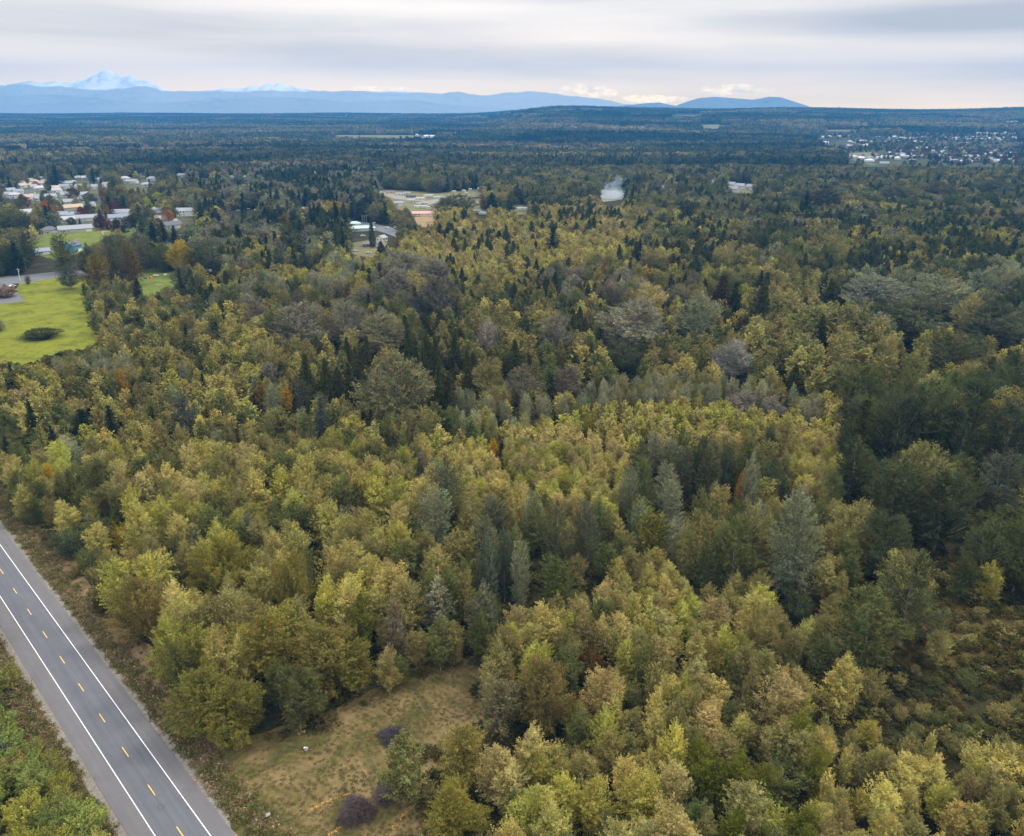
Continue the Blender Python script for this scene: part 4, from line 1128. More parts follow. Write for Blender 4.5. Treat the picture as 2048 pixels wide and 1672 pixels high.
# ---------------------------------------------------------------- zones of the wood, by what the photograph shows there
# polygon, spacing m, [(kind, weight, height lo, hi, tints)]
YO = ['yo', 'ol', 'yg', 'yo', 'ol', 'tan', 'gr']
ZONES = [
    # scrub left of the road
    ([(-200, 1240), (0, 1290), (120, 1480), (260, 1720), (-200, 1720)], 3.6, [('willow_shrub', 5, 4, 7, [(0.22, 0.26, 0.07), (0.27, 0.26, 0.07), (0.26, 0.29, 0.07), (0.34, 0.32, 0.06)]), ('shrub', 3, 2, 3.5, ['ol', 'rust', 'yg', (0.38, 0.31, 0.04)]), ('birch_tree', 1, 7, 9, ['gr'])]),
    # rusty thicket beside the road
    ([(-60, 960), (60, 1090), (130, 1230), (215, 1190), (240, 1120), (190, 1060), (70, 1020), (0, 940)], 3.4, [('shrub', 5, 1.5, 3.2, ['rust', 'ol', 'brown', 'ol']), ('willow_shrub', 1.6, 4, 6, ['gr', 'ol'])]),
    # bramble meadow
    (P_BRAMBLE, 3.6, [('shrub', 6, 1.0, 2.4, ['ol', (0.13, 0.11, 0.03), (0.12, 0.10, 0.025), 'ol', (0.09, 0.095, 0.025)])]),
    ([(1790, 1270), (2100, 1250), (2100, 1450), (1800, 1420), (1740, 1400)], 3.6, [('shrub', 5, 1.2, 2.6, ['ol', (0.15, 0.15, 0.045), 'brown', 'rust', (0.12, 0.125, 0.035)]), ('willow_shrub', 1.4, 3.0, 4.5, ['ol', 'gr'])]),
    # right bottom low wood
    ([(1650, 1380), (2100, 1330), (2100, 1750), (1650, 1750)], 4.0, [('alder_tree', 4, 6, 10, ['yg', 'ol', 'yo', 'ol', 'yg']), ('willow_shrub', 3, 4.5, 7, ['yg', 'ol', 'yo', 'ol']), ('birch_tree', 1, 7, 10, ['ol', 'yo'])]),
    ([(1380, 1500), (1650, 1440), (1700, 1750), (1380, 1750)], 4.2, [('alder_tree', 5, 9, 12, ['yg', (0.14, 0.15, 0.02), 'ol', 'gr']), ('willow_shrub', 2, 5, 8, ['gr', 'yg'])]),
    # dense yellow wood at the bottom
    ([(930, 1290), (1300, 1120), (1600, 1190), (1680, 1330), (1660, 1500), (1420, 1760), (850, 1760), (960, 1480)], 3.9, [('alder_tree', 8, 8, 13, YO + ['yo']), ('birch_tree', 1, 9, 12, ['yo', 'ol']), ('willow_shrub', 1, 4, 7, ['ol', 'gr'])]),
    # understory edge around the clearing
    ([(540, 1450), (700, 1380), (900, 1290), (1000, 1280), (900, 1200), (700, 1240), (560, 1300)], 4.2, [('alder_tree', 3, 8, 13, ['ol', 'gr', 'yo']), ('shrub', 3, 2, 4, ['ol', 'gr', 'brown'])]),
    # left foreground yellow wood
    ([(200, 1000), (480, 900), (860, 960), (860, 1250), (560, 1320), (460, 1500), (330, 1440), (200, 1220)], 4.2, [('alder_tree', 8, 12, 16, YO + ['yo', (0.25, 0.22, 0.045)]), ('birch_tree', 1, 9, 13, ['gr', 'ol']), ('poplar_tree', 0.5, 12, 15, ['sg'])]),
    # fuzzy yellow rise
    ([(880, 880), (1000, 850), (1230, 808), (1450, 798), (1700, 840), (1690, 960), (1590, 960), (1560, 885), (1400, 892), (1290, 905), (1240, 1000), (1000, 1000), (860, 955)], 4.2, [('alder_tree', 11, 8, 10, ['yo', 'yo', 'yg', 'tan', 'yo']), ('willow_shrub', 1, 5, 7, ['yo', 'yg'])]),
    # central silver poplars
    ([(840, 940), (1100, 960), (1240, 1000), (1250, 1120), (1060, 1230), (860, 1300)], 4.8, [('poplar_tree', 4, 12, 17, ['sg', 'ol', 'gr', (0.13, 0.13, 0.07)]), ('alder_tree', 4, 9, 13, ['yo', 'ol', 'gr'])]),
    ([(1240, 880), (1560, 860), (1590, 1080), (1400, 1120), (1240, 1040)], 5.0, [('poplar_tree', 5, 12, 17, ['sg', 'ol', 'gr', 'dg']), ('alder_tree', 2, 9, 13, ['gr', 'ol', 'yo'])]),
    ([(1560, 930), (1680, 930), (1680, 1120), (1560, 1180)], 5.0, [('alder_tree', 3, 10, 14, ['ol', 'gr']), ('birch_tree', 1, 8, 12, ['ol', (0.2, 0.17, 0.03)])]),
    # dark grove at the right
    ([(1680, 800), (1760, 760), (2120, 780), (2120, 1130), (1800, 1110), (1690, 1090)], 7.5, [('cottonwood_tree', 6, 15, 24, ['dg', 'gr', 'gr', 'dg', 'ol', (0.15, 0.155, 0.06)]), ('alder_tree', 2, 10, 14, ['gr', 'dg'])]),
    # row of silver young poplars
    ([(900, 775), (1500, 745), (1650, 790), (1640, 830), (1450, 800), (1230, 812), (1000, 850), (900, 835)], 4.4, [('poplar_tree', 6, 8, 12, ['sg', 'pale', 'ol', 'sg', 'gr']), ('alder_tree', 3, 7, 10, ['yo', 'ol'])]),
    # layered yellow crowns on the right
    ([(1500, 600), (1640, 560), (1720, 640), (1850, 720), (1850, 800), (1700, 800), (1560, 760), (1500, 700)], 7.2, [('alder_tree', 8, 14, 19, [(0.28, 0.265, 0.095), (0.24, 0.235, 0.08), 'ol', (0.30, 0.28, 0.09)]), ('cedar_tree', 0.8, 14, 18, ['cd'])]),
    # big crowns upper right
    ([(1700, 560), (2120, 540), (2120, 800), (1850, 760), (1720, 640)], 8.5, [('cottonwood_tree', 6, 17, 23, ['gr', 'sg', 'dg', 'ol']), ('alder_tree', 3, 12, 16, ['ol', 'yg']), ('cedar_tree', 1, 15, 19, ['cd'])]),
    # left green mixed wood
    ([(-100, 740), (200, 690), (420, 640), (520, 760), (480, 930), (200, 1000), (110, 900), (-100, 900)], 5.0, [('alder_tree', 5, 9, 13, ['ol', 'yo', 'gr', 'yg']), ('willow_shrub', 3, 5, 8, ['ol', 'gr', 'tan']), ('poplar_tree', 1, 10, 14, ['sg', 'ol']), ('birch_tree', 1, 8, 12, ['ol', 'yo']), ('fir_tree', 0.3, 9, 12, ['fr'])]),
    # edge of the field
    ([(170, 560), (330, 560), (420, 640), (200, 700), (190, 620)], 5.0, [('alder_tree', 4, 8, 12, ['ol', 'gr', 'yo', 'tan']), ('willow_shrub', 4, 5, 8, ['ol', 'gr', 'gb'])]),
    # centre left
    ([(420, 860), (900, 850), (1000, 870), (860, 960), (480, 930)], 4.8, [('alder_tree', 7, 9, 12, ['yo', 'ol', 'gr', 'yg']), ('birch_tree', 2, 8, 12, ['ol', 'gr']), ('poplar_tree', 1.4, 10, 14, ['sg', 'gr'])]),
    ([(480, 760), (720, 770), (880, 830), (950, 790), (1000, 860), (700, 880), (460, 880)], 5.0, [('alder_tree', 6, 9, 13, ['yo', 'ol', 'gr']), ('poplar_tree', 2, 10, 14, ['sg', 'ol'])]),
    # middle mixed wood with cedars and grey crowns
    ([(500, 600), (900, 560), (1460, 560), (1500, 760), (900, 780), (500, 780)], 6.6, [('cedar_tree', 3, 11, 16, ['cd', 'cd', 'ol']), ('alder_tree', 5, 11, 15, ['yo', 'ol', 'gr', 'ol']), ('cottonwood_tree', 1.6, 15, 19, ['gb', 'ol', 'gr', (0.16, 0.14, 0.09)])]),
    ([(330, 480), (760, 500), (800, 600), (500, 640), (420, 640)], 6.2, [('alder_tree', 6, 11, 15, ['yo', 'yg', 'ol', 'yo']), ('cedar_tree', 1.6, 13, 18, ['cd', 'dg']), ('cottonwood_tree', 1.2, 15, 19, ['gb', 'sg', 'gr'])]),
    # yellow wood with dark points upper middle
    ([(900, 410), (1260, 410), (1300, 500), (1100, 560), (800, 560), (780, 500)], 6.4, [('alder_tree', 8, 10, 14, ['yo', 'yg', 'tan', 'yo', (0.27, 0.21, 0.05)]), ('cedar_tree', 1.2, 13, 18, ['dg', 'cd']), ('birch_tree', 1, 9, 12, ['gb'])]),
    ([(1260, 400), (2120, 410), (2120, 560), (1100, 570), (1300, 500)], 6.8, [('cedar_tree', 4.2, 13, 20, ['cd', 'dg', 'dg']), ('alder_tree', 5, 11, 15, ['yo', 'ol', 'yg', (0.2, 0.13, 0.03)]), ('cottonwood_tree', 2.4, 14, 20, ['gb', 'ol', 'gr', 'gr']), ('birch_tree', 0.6, 9, 12, ['ol', 'gold'])]),
    # dark mix between the houses and the campground
    ([(360, 340), (760, 340), (750, 440), (690, 500), (330, 500), (400, 440)], 7.0, [('fir_tree', 5, 16, 24, ['fr', 'dg', 'fr']), ('maple_tree', 3, 13, 17, ['ol', 'gr', 'yo']), ('cottonwood_tree', 2, 16, 21, ['gr', 'gb', 'sg'])]),
]
ZONES.append(([(-250, 600), (2300, 600), (2300, 1950), (-250, 1950)], 4.8, [('alder_tree', 6, 9, 13, ['ol', 'yo', 'gr', 'yg']), ('willow_shrub', 2, 5, 8, ['ol', 'gr', 'yo'])]))
DEFAULT_MIX = [('maple_tree', 3.5, 13, 20, ['gr', 'ol', 'gr', 'ol', (0.17, 0.16, 0.085)]), ('cottonwood_tree', 3, 16, 22, ['gr', (0.16, 0.165, 0.10), 'dg', 'ol', 'gr']), ('fir_tree', 1.3, 17, 24, ['fr', 'dg', 'dg']), ('alder_tree', 2, 12, 16, ['yo', 'ol', 'yg'])]

# what must stay open to view: (polygon in the photo)
CLEAR = [P_CLEAR, P_FIELD, P_ROADL, P_DRIVE, P_PARK, P_LAWN2, P_RV, P_RV2, P_ST2, P_YARD, P_TAN, P_CUL, P_SMOKE, P_HOUSES3, P_TOWN_A, P_TOWN_F]
# things a tree in front would hide: (px, py, r px, distance)
KEEP = []

# ---------------------------------------------------------------- buildings and vehicles
def rgbm(c):
    key = 'paint_' + '_'.join('%03d' % int(v * 1000) for v in c)
    return bpy.data.materials.get(key) or plain(key, c, 0.6, var=0.07, scale=0.6)


GLASS = plain('window_glass', (0.05, 0.065, 0.08), 0.12, var=0.05)
TRIM = plain('white_trim', (0.75, 0.75, 0.73), 0.5, var=0.04)
WHEEL = plain('tyre_rubber', (0.03, 0.03, 0.03), 0.8)
ROOFS = {}


def roofm(c):
    key = 'roof_' + '_'.join('%03d' % int(v * 1000) for v in c)
    return bpy.data.materials.get(key) or plain(key, c, 0.75, var=0.16, scale=2.0)


def keep(x, y, z, rm):
    px, py, dep = project(x, y, z)
    KEEP.append((float(px), float(py), rm * F / float(dep), float(dep)))


def house(px, py, w, d, wall, roof, label, cat='house', style='gable', hw=2.7, rise=1.9, rz=None, group=None, simple=False, name='house', chimney=False, keepr=True, rseed=None):
    rs = random.Random(int(px * 7 + py * 13))
    x, y = at(px, py)
    face = math.atan2(x, y)
    e = empty(name, (x, y + 0.0, float(zt(x, y))), -face + (rz if rz is not None else rs.uniform(-0.6, 0.6)))
    tag(e, label, cat, group)
    W, D = w / 2, d / 2
    b = MB()
    b.face([(-W, -D, -0.3), (W, -D, -0.3), (W, -D, hw), (-W, -D, hw)])
    b.face([(W, D, -0.3), (-W, D, -0.3), (-W, D, hw), (W, D, hw)])
    if style == 'gable':
        b.face([(W, -D, -0.3), (W, D, -0.3), (W, D, hw), (W, 0, hw + rise), (W, -D, hw)])
        b.face([(-W, D, -0.3), (-W, -D, -0.3), (-W, -D, hw), (-W, 0, hw + rise), (-W, D, hw)])
    else:
        b.face([(W, -D, -0.3), (W, D, -0.3), (W, D, hw), (W, -D, hw)])
        b.face([(-W, D, -0.3), (-W, -D, -0.3), (-W, -D, hw), (-W, D, hw)])
    b.build('wall', rgbm(wall), e)
    r = MB()
    o = 0.55
    th = 0.16
    sl = rise / D
    if style == 'gable':
        for sgn in (-1, 1):
            ye, ze = sgn * (D + o), hw - sl * o
            top = hw + rise
            P = [(-W - o, ye, ze), (W + o, ye, ze), (W + o, 0, top), (-W - o, 0, top)]
            if sgn > 0: P = P[::-1]
            r.face([(p[0], p[1], p[2] + th + .02) for p in P])
            r.face([(p[0], p[1], p[2] + .02) for p in P[::-1]])
            r.face([(-W - o, ye, ze + .02), (W + o, ye, ze + .02), (W + o, ye, ze + th), (-W - o, ye, ze + th)])
            for sx in (-1, 1):
                X = sx * (W + o)
                r.face([(X, ye, ze + .02), (X, 0, top + .02), (X, 0, top + th), (X, ye, ze + th)])
    elif style == 'hip':
        k = min(W - 0.4, D)
        zt2 = hw + rise
        A, B_, C_, D_ = (-W - o, -D - o, hw), (W + o, -D - o, hw), (W + o, D + o, hw), (-W - o, D + o, hw)
        R1, R2 = (-W + k, 0, zt2), (W - k, 0, zt2)
        for f in ([A, B_, R2, R1], [C_, D_, R1, R2], [B_, C_, R2], [D_, A, R1]):
            r.face([(p[0], p[1], p[2] + .12) for p in f])
        r.box(-W - o, W + o, -D - o, D + o, hw + 0.005, hw + .12)
    else:
        r.box(-W - 0.25, W + 0.25, -D - 0.25, D + 0.25, hw + 0.005, hw + 0.35)
    ro = r.build('roof', roofm(roof), e)
    if chimney:
        MB().box(-0.4, 0.4, -0.35 + 1.2, 0.35 + 1.2, hw + rise - 1.6, hw + rise + 0.7).build('chimney', rgbm((0.3, 0.2, 0.16)), ro)
    if not simple:
        gx = W - 3.4
        if style != 'flat' and w > 9:
            g = MB().box(gx - 2.4, gx + 2.4, -D - 0.06, -D + 0.02, 0.05, 2.2)
            g.build('garage_door', TRIM, e)
        xs = [-W + 1.8, -W + 5.0] if w > 9 else [-W + 1.5, W - 1.5]
        if w > 16: xs.append(-W + 8.2)
        levels = [1.0] if hw < 4 else [1.0, 3.6]
        for zz in levels:
            for xx in xs:
                wf = MB().box(xx - 0.85, xx + 0.85, -D - 0.07, -D + 0.02, zz, zz + 1.25).build('window', TRIM, e)
                MB().box(xx - 0.72, xx - 0.04, -D - 0.09, -D - 0.071, zz + 0.12, zz + 1.13).box(xx + 0.04, xx + 0.72, -D - 0.09, -D - 0.071, zz + 0.12, zz + 1.13).build('pane', GLASS, wf)
        for sx in (-1, 1):
            for yy in (-D * 0.45, D * 0.45):
                X = sx * W
                x0, x1 = (X - 0.02, X + 0.06) if sx > 0 else (X - 0.06, X + 0.02)
                wf = MB().box(x0, x1, yy - 0.7, yy + 0.7, 1.0, 2.2).build('window', TRIM, e)
                x0, x1 = (X + 0.061, X + 0.08) if sx > 0 else (X - 0.08, X - 0.061)
                MB().box(x0, x1, yy - 0.58, yy + 0.58, 1.1, 2.1).build('pane', GLASS, wf)
        dx = xs[0] + 1.75
        MB().box(dx - 0.45, dx + 0.45, -D - 0.05, -D + 0.02, 0.02, 2.1).build('door', rgbm((0.16, 0.09, 0.06)), e)
    if keepr: keep(x, y, 2.5, max(w, d) * 0.5)
    return e


GREYW, WHITE, BEIGE, TAN = (0.55, 0.56, 0.57), (0.72, 0.72, 0.71), (0.50, 0.44, 0.34), (0.42, 0.33, 0.23)
RG, RL, RD_, RB_, RT = (0.30, 0.31, 0.335), (0.44, 0.44, 0.45), (0.12, 0.125, 0.14), (0.24, 0.275, 0.33), (0.46, 0.34, 0.235)
# zoomed crop of the left subdivision: x = zx * .244, y = 320 + zy * .244
HS = [
    (60, 300, 20, BEIGE, RG, 'hip', 'beige house with a grey hip roof cut near the left edge of the subdivision'),
    (170, 205, 13, WHITE, RG, 'gable', 'white house with grey roof beside a dark red tree at the left'),
    (240, 182, 17, WHITE, RG, 'gable', 'white house with a long grey gable at the back left of the subdivision'),
    (355, 165, 13, GREYW, RB_, 'gable', 'grey house with blue grey roof left of the tall dark fir'),
    (335, 246, 17, WHITE, RL, 'hip', 'white house with a low light grey roof in front of a tall fir'),
    (262, 216, 10, TAN, RT, 'hip', 'tan house with a tan roof behind the left row'),
    (430, 246, 19, GREYW, RT, 'gable', 'long house with a tan roof right of the tall fir foot'),
    (545, 205, 20, GREYW, RG, 'gable', 'large house with a steep grey gable left of the pale street'),
    (640, 160, 17, TAN, RG, 'hip', 'house with a wide grey roof at the back row, centre'),
    (712, 160, 14, GREYW, RL, 'gable', 'pale house in the back row left of the slim fir'),
    (812, 176, 13, WHITE, RB_, 'gable', 'white house with blue grey roof right of the slim fir'),
    (1060, 124, 17, TAN, RD_, 'gable', 'brown house with a dark long roof at the top of the subdivision'),
    (1165, 140, 15, GREYW, RB_, 'gable', 'blue grey roofed house at the top of the subdivision, right of the dark roof'),
    (1250, 166, 17, GREYW, RG, 'hip', 'grey house at the right end of the upper street'),
    (1020, 165, 18, WHITE, RL, 'hip', 'white house with a pale roof below the dark long roof'),
    (1085, 190, 18, WHITE, RG, 'gable', 'white house with a grey gable above the orange topped tree'),
    (1205, 216, 16, GREYW, RG, 'hip', 'grey house just left of the big olive crowns'),
    (150, 275, 13, WHITE, RB_, 'gable', 'small white house with blue grey roof in the left crowd of roofs'),
    (320, 332, 14, WHITE, RG, 'gable', 'white house left of the narrow orange tree'),
    (250, 285, 12, WHITE, RD_, 'gable', 'white house with a dark roof among the left crowd of roofs'),
    (540, 300, 13, GREYW, RG, 'gable', 'grey house between two dark red trees'),
    (570, 410, 29, BEIGE, RT, 'gable', 'long beige house with a tan orange roof above the lawns'),
    (510, 470, 14, (0.5, 0.5, 0.4), RG, 'gable', 'pale house with grey roof beside the blue green conifer'),
    (615, 470, 16, (0.45, 0.52, 0.55), RB_, 'hip', 'blue grey house behind the small round ball tree'),
    (720, 496, 23, GREYW, RG, 'gable', 'long pale grey house right of the small round ball tree'),
    (560, 510, 13, WHITE, RL, 'gable', 'small bright white house with the ball tree before it'),
    (955, 494, 27, WHITE, RB_, 'gable', 'long white house with blue grey roof above the park lawn'),
    (1000, 450, 24, WHITE, RG, 'gable', 'white house behind the long white one'),
    (620, 588, 29, (0.48, 0.43, 0.36), RG, 'gable', 'big beige house with a dark grey roof on the edge of the park lawn'),
    (410, 600, 14, BEIGE, RD_, 'hip', 'dark roofed house left of the big beige house'),
    (1290, 428, 14, GREYW, RG, 'hip', 'grey roofed house between the lime tree and the cul de sac'),
    (1540, 455, 22, WHITE, RG, 'gable', 'white two storey house at the end of the cul de sac'),
    (1030, 548, 10, GREYW, RG, 'gable', 'grey roofed outbuilding right of the long white house'),
    (1410, 555, 17, GREYW, RD_, 'gable', 'dark roofed house below the cul de sac'),
    (1440, 112, 13, GREYW, RG, 'gable', 'pale house in a gap of the woods right of the subdivision'),
    (1500, 140, 16, WHITE, RG, 'gable', 'white roofed row house behind the poplars right of the subdivision'),
    (1650, 112, 16, GREYW, RB_, 'gable', 'blue roofed house far behind the poplars'),
    (1720, 114, 14, WHITE, RB_, 'gable', 'white house with blue roof far behind the poplars'),
    (1900, 160, 14, GREYW, RG, 'gable', 'grey house seen between dark conifers above the golden dome'),
    (2010, 160, 13, GREYW, RG, 'gable', 'grey roofed house furthest right in the gap of the conifers'),
    (660, 130, 10, WHITE, RL, 'gable', 'tiny pale house at the back of the subdivision'),
    (30, 230, 12, WHITE, RG, 'gable', 'white house at the far left end of the subdivision'),
    (880, 215, 12, WHITE, RG, 'gable', 'white house above the orange topped tree, left'),
    (760, 235, 13, GREYW, RG, 'gable', 'grey house left above the orange topped tree'),
    (690, 300, 12, GREYW, RG, 'gable', 'grey house behind the dark green round tree'),
    (800, 340, 12, GREYW, RG, 'gable', 'grey gable half hidden left of the orange topped tree'),
    (470, 265, 12, WHITE, RL, 'gable', 'white house in front of the long tan roof'),
    (340, 205, 12, WHITE, RT, 'gable', 'tan roofed house behind the foot of the tall fir'),
    (90, 265, 12, WHITE, RG, 'gable', 'small white house right of the beige hip roofed one'),
    (205, 320, 11, (0.10, 0.22, 0.42), RD_, 'gable', 'small blue house by the red maple'),
    (225, 450, 12, WHITE, RL, 'gable', 'white shed roofed house left of the brown trees'),
    (190, 470, 10, WHITE, RG, 'gable', 'small white outbuilding beside the brown trees'),
    (650, 345, 10, GREYW, RG, 'gable', 'grey shed behind the long tan roofed house'),
    (910, 540, 8, WHITE, RG, 'gable', 'small white shed beside the brown fence'),
]
for (zx, zy, w, wall, roof, st, lb) in HS:
    tall = 5.4 if 'two storey' in lb else 3.3
    house(zx * .244, 320 + zy * .244, w, w * 0.62 if w < 18 else 10, wall, roof, lb, style=st, hw=tall, rise=3.0, group='houses of the left subdivision', rz=random.uniform(-0.5, 0.5), chimney=(zx % 3 == 0))
# the smaller roofs between them
rh = random.Random(21)
left_rec = []
for (x0, x1, yy, n) in ((0, 190, 352, 8), (0, 150, 366, 6), (20, 230, 375, 7), (0, 110, 398, 5), (120, 300, 412, 5), (230, 330, 352, 4), (300, 400, 368, 3)):
    for i in range(n):
        wi = rh.randrange(4); ri = rh.randrange(5)
        qx = x0 + (i + rh.uniform(0.1, 0.9)) * (x1 - x0) / n; qy = yy + rh.uniform(-3, 3)
        wl = (WHITE, WHITE, GREYW, BEIGE)[wi]; rf = (RG, RL, RB_, RG, RT)[ri]
        e = house(qx, qy, rh.uniform(9, 14), rh.uniform(8, 10), wl, rf, None, style=rh.choice(['gable', 'gable', 'hip']), hw=rh.choice([3.2, 3.2, 5.0]), rise=3.0, rz=rh.uniform(-0.9, 0.9), group='houses of the left subdivision', keepr=False)
        e['category'] = 'house'
        left_rec.append((e, 'small %s house with %s roof in the %s left subdivision' % (('white', 'white', 'grey', 'beige')[wi], ('grey', 'pale', 'blue grey', 'grey', 'tan')[ri], 'back' if yy < 370 else 'middle'), qx))
# the blue house by the park
e = house(147, 503, 11, 9, (0.055, 0.30, 0.50), RD_, 'bright blue two storey gabled house beside the tall poplar', hw=5.4, rise=3.0, rz=0.95)
house(84, 508, 12, 9, GREYW, RB_, 'low house with a blue grey roof left of the tall poplar', rz=0.2)
house(722, 461, 26, 12, (0.5, 0.55, 0.53), (0.42, 0.58, 0.56), 'low building with a pale teal roof beside the curving street', cat='building', style='hip', rz=0.1, name='low_building')
house(709, 452, 12, 8, (0.5, 0.55, 0.53), (0.42, 0.58, 0.56), 'small teal roofed annex behind the low teal roofed building', cat='building', style='hip', rz=0.1, name='low_building')
house(745, 492, 16, 8, (0.14, 0.12, 0.12), (0.16, 0.15, 0.16), 'dark grey shed beside the brownish cedar', cat='shed', style='gable', rz=0.1, name='shed', hw=2.4, rise=1.3)
house(764, 482, 7, 7, WHITE, RG, 'small white gabled house behind the brownish cedar', style='gable', rz=0.9, hw=3.2)
house(847, 431, 26, 9, (0.68, 0.66, 0.64), (0.62, 0.34, 0.30), 'long white building with a salmon coloured roof below the campground', cat='building', rz=0.0, name='long_building')
house(604, 500, 7, 6, GREYW, RG, 'little grey roofed cabin in the woods left of the middle', rz=0.4)
house(796, 410, 12, 8, GREYW, RB_, 'blue grey roofed house hidden by trees below the campground', rz=0.2)
house(606, 422, 10, 8, (0.6, 0.45, 0.42), (0.6, 0.5, 0.48), 'small pinkish house among dark conifers', rz=0.2)
for px, py, w, lb in ((1424, 369, 12, 'leftmost pale house of the group right of the smoke'), (1462, 374, 17, 'white gabled house with grey roof in the middle of the group right of the smoke'),
                      (1480, 377, 15, 'second white gabled house of the group right of the smoke'), (1502, 379, 16, 'rightmost white house of the group right of the smoke'),
                      (1468, 383, 18, 'long low garage in front of the group right of the smoke'), (1325, 381, 14, 'white house just right of the smoke')):
    house(px, py, w * 0.8, 9, WHITE if px % 2 else GREYW, RG if px % 3 else RD_, lb, rz=random.uniform(-0.7, 0.7), hw=4.2, rise=3.4, group='houses right of the smoke')
b = house(1235, 379, 36, 8, (0.6, 0.6, 0.62), (0.55, 0.6, 0.66), 'long pale shed behind the smoke', cat='shed', rz=0.0, name='long_shed', keepr=False)

# the town in the upper right, many small pale roofs
rt = random.Random(4)
rows = []
for (y0, x0, x1, n, wmul) in ((322, 1740, 2048, 6, 1), (316, 1780, 2050, 15, 1), (311, 1776, 2050, 17, 1), (306, 1800, 2050, 15, 1.0), (299, 1810, 2050, 8, 1.0), (291, 1845, 2050, 7, 1), (326, 1885, 2050, 9, 1),
                              (293, 1690, 1740, 6, 1.2), (286, 1690, 1850, 10, 1.2), (281, 1740, 1840, 14, 1.3), (277, 1745, 1850, 11, 1.3), (281, 1885, 2050, 12, 1.3), (277, 1885, 2050, 12, 1.3),
                              (269, 1955, 2050, 12, 1.6), (275, 1640, 1700, 5, 1.4), (318, 1700, 1790, 8, 1.2)):
    n = int(n * 1.35)
    for i in range(n):
        rows.append((x0 + (i + rt.uniform(0.15, 0.85)) * (x1 - x0) / n, y0 + rt.uniform(-1.6, 1.6), wmul))
rows.sort(key=lambda r: -r[1])
ROOFC = [RL, RL, RG, (0.55, 0.55, 0.56), (0.5, 0.5, 0.5), (0.36, 0.30, 0.30), RB_, (0.6, 0.58, 0.56)]
RN_ = ['pale grey', 'pale grey', 'mid grey', 'whitish', 'light grey', 'brownish', 'blue grey', 'cream']
WALLC = [WHITE, WHITE, GREYW, BEIGE]
WN_ = ['white', 'white', 'grey', 'beige']
town_rec = []
for (px, py, wm_) in rows:
    ri = rt.randrange(len(ROOFC)); wi = rt.randrange(4)
    if P_TOWN_A[0][0] - 4 < px < 1780 and 303 < py < 314: continue
    e = house(px, py, rt.uniform(9, 15) * wm_, rt.uniform(8, 12), WALLC[wi], ROOFC[ri], None, style=rt.choice(['gable', 'gable', 'hip', 'flat']), hw=rt.uniform(3.2, 5.5), rise=3.2, simple=True, group='houses of the far town', rz=rt.uniform(-0.8, 0.8))
    e['category'] = 'house'
    band = 'front row' if py > 312 else 'middle rows' if py > 295 else 'back rows' if py > 272 else 'furthest row'
    town_rec.append((e, '%s house, %s roof, far town %s' % (WN_[wi], RN_[ri], band), px))
e = house(2022, 254, 42, 30, (0.50, 0.54, 0.60), (0.5, 0.54, 0.6), 'tall pale block building rising from the woods at the far right', cat='tower block', style='flat', hw=26, rise=1, simple=True, name='tower_block', rz=0.1)
for zz in (5, 9, 13, 17, 21):
    for xx in (-15, -9, -3, 3, 9, 15):
        w_ = MB().box(xx - 1.6, xx + 1.6, -15.08, -14.9, zz, zz + 1.8).build('window', GLASS, e)
        w_.parent = e
e = house(1738, 325, 20, 14, (0.62, 0.66, 0.68), (0.6, 0.62, 0.65), 'pale round barn like building left of the far town', cat='building', style='hip', hw=5, rise=3, rz=0.2, name='barn', simple=True)
house(1768, 329, 18, 12, GREYW, RB_, 'blue roofed shed below the barn like building', cat='shed', style='gable', hw=4, rz=0.2, name='shed', simple=True)
# scattered pale roofs far off in the woods
FARB = [(174, 288, 22, 'small white building in the forest above the subdivision'), (312, 232, 60, 'far pale building on the left plain, left of a longer one'), (345, 232, 90, 'long far pale building on the left plain'),
        (688, 227, 70, 'far white building near the foot of the mountains'), (848, 273, 70, 'long pale building in the woods left of centre'), (862, 275, 60, 'pale building beside the long one left of centre'),
        (978, 228, 50, 'pale building on the slope of the far rise'), (1040, 275, 26, 'left pale building in the woods of the centre'), (1062, 276, 22, 'right pale building in the woods of the centre'),
        (1118, 219, 80, 'long pale farm building on the crest of the rise'), (1290, 218, 50, 'pale building on the crest, right of centre'), (1415, 230, 40, 'lone white building on the far slope'),
        (1665, 227, 90, 'long white building high on the right slope'), (1740, 228, 90, 'second long white building high on the right slope'), (1300, 216, 40, 'small pale building near the crest'),
        (1870, 243, 40, 'white building on the slope above the far town'), (1650, 289, 20, 'white gabled house left of the far town'), (56, 302, 20, 'pale building in the woods at the far left'),
        (667, 285, 30, 'small pale roof in the woods left of the centre')]
for px, py, w, lb in FARB:
    house(px, py, w, max(12, w * 0.4), WHITE, (0.62, 0.63, 0.65), lb, cat='building', style='gable', hw=6, rise=4, simple=True, name='farm_building', rz=0.1, group='pale buildings far off in the woods')


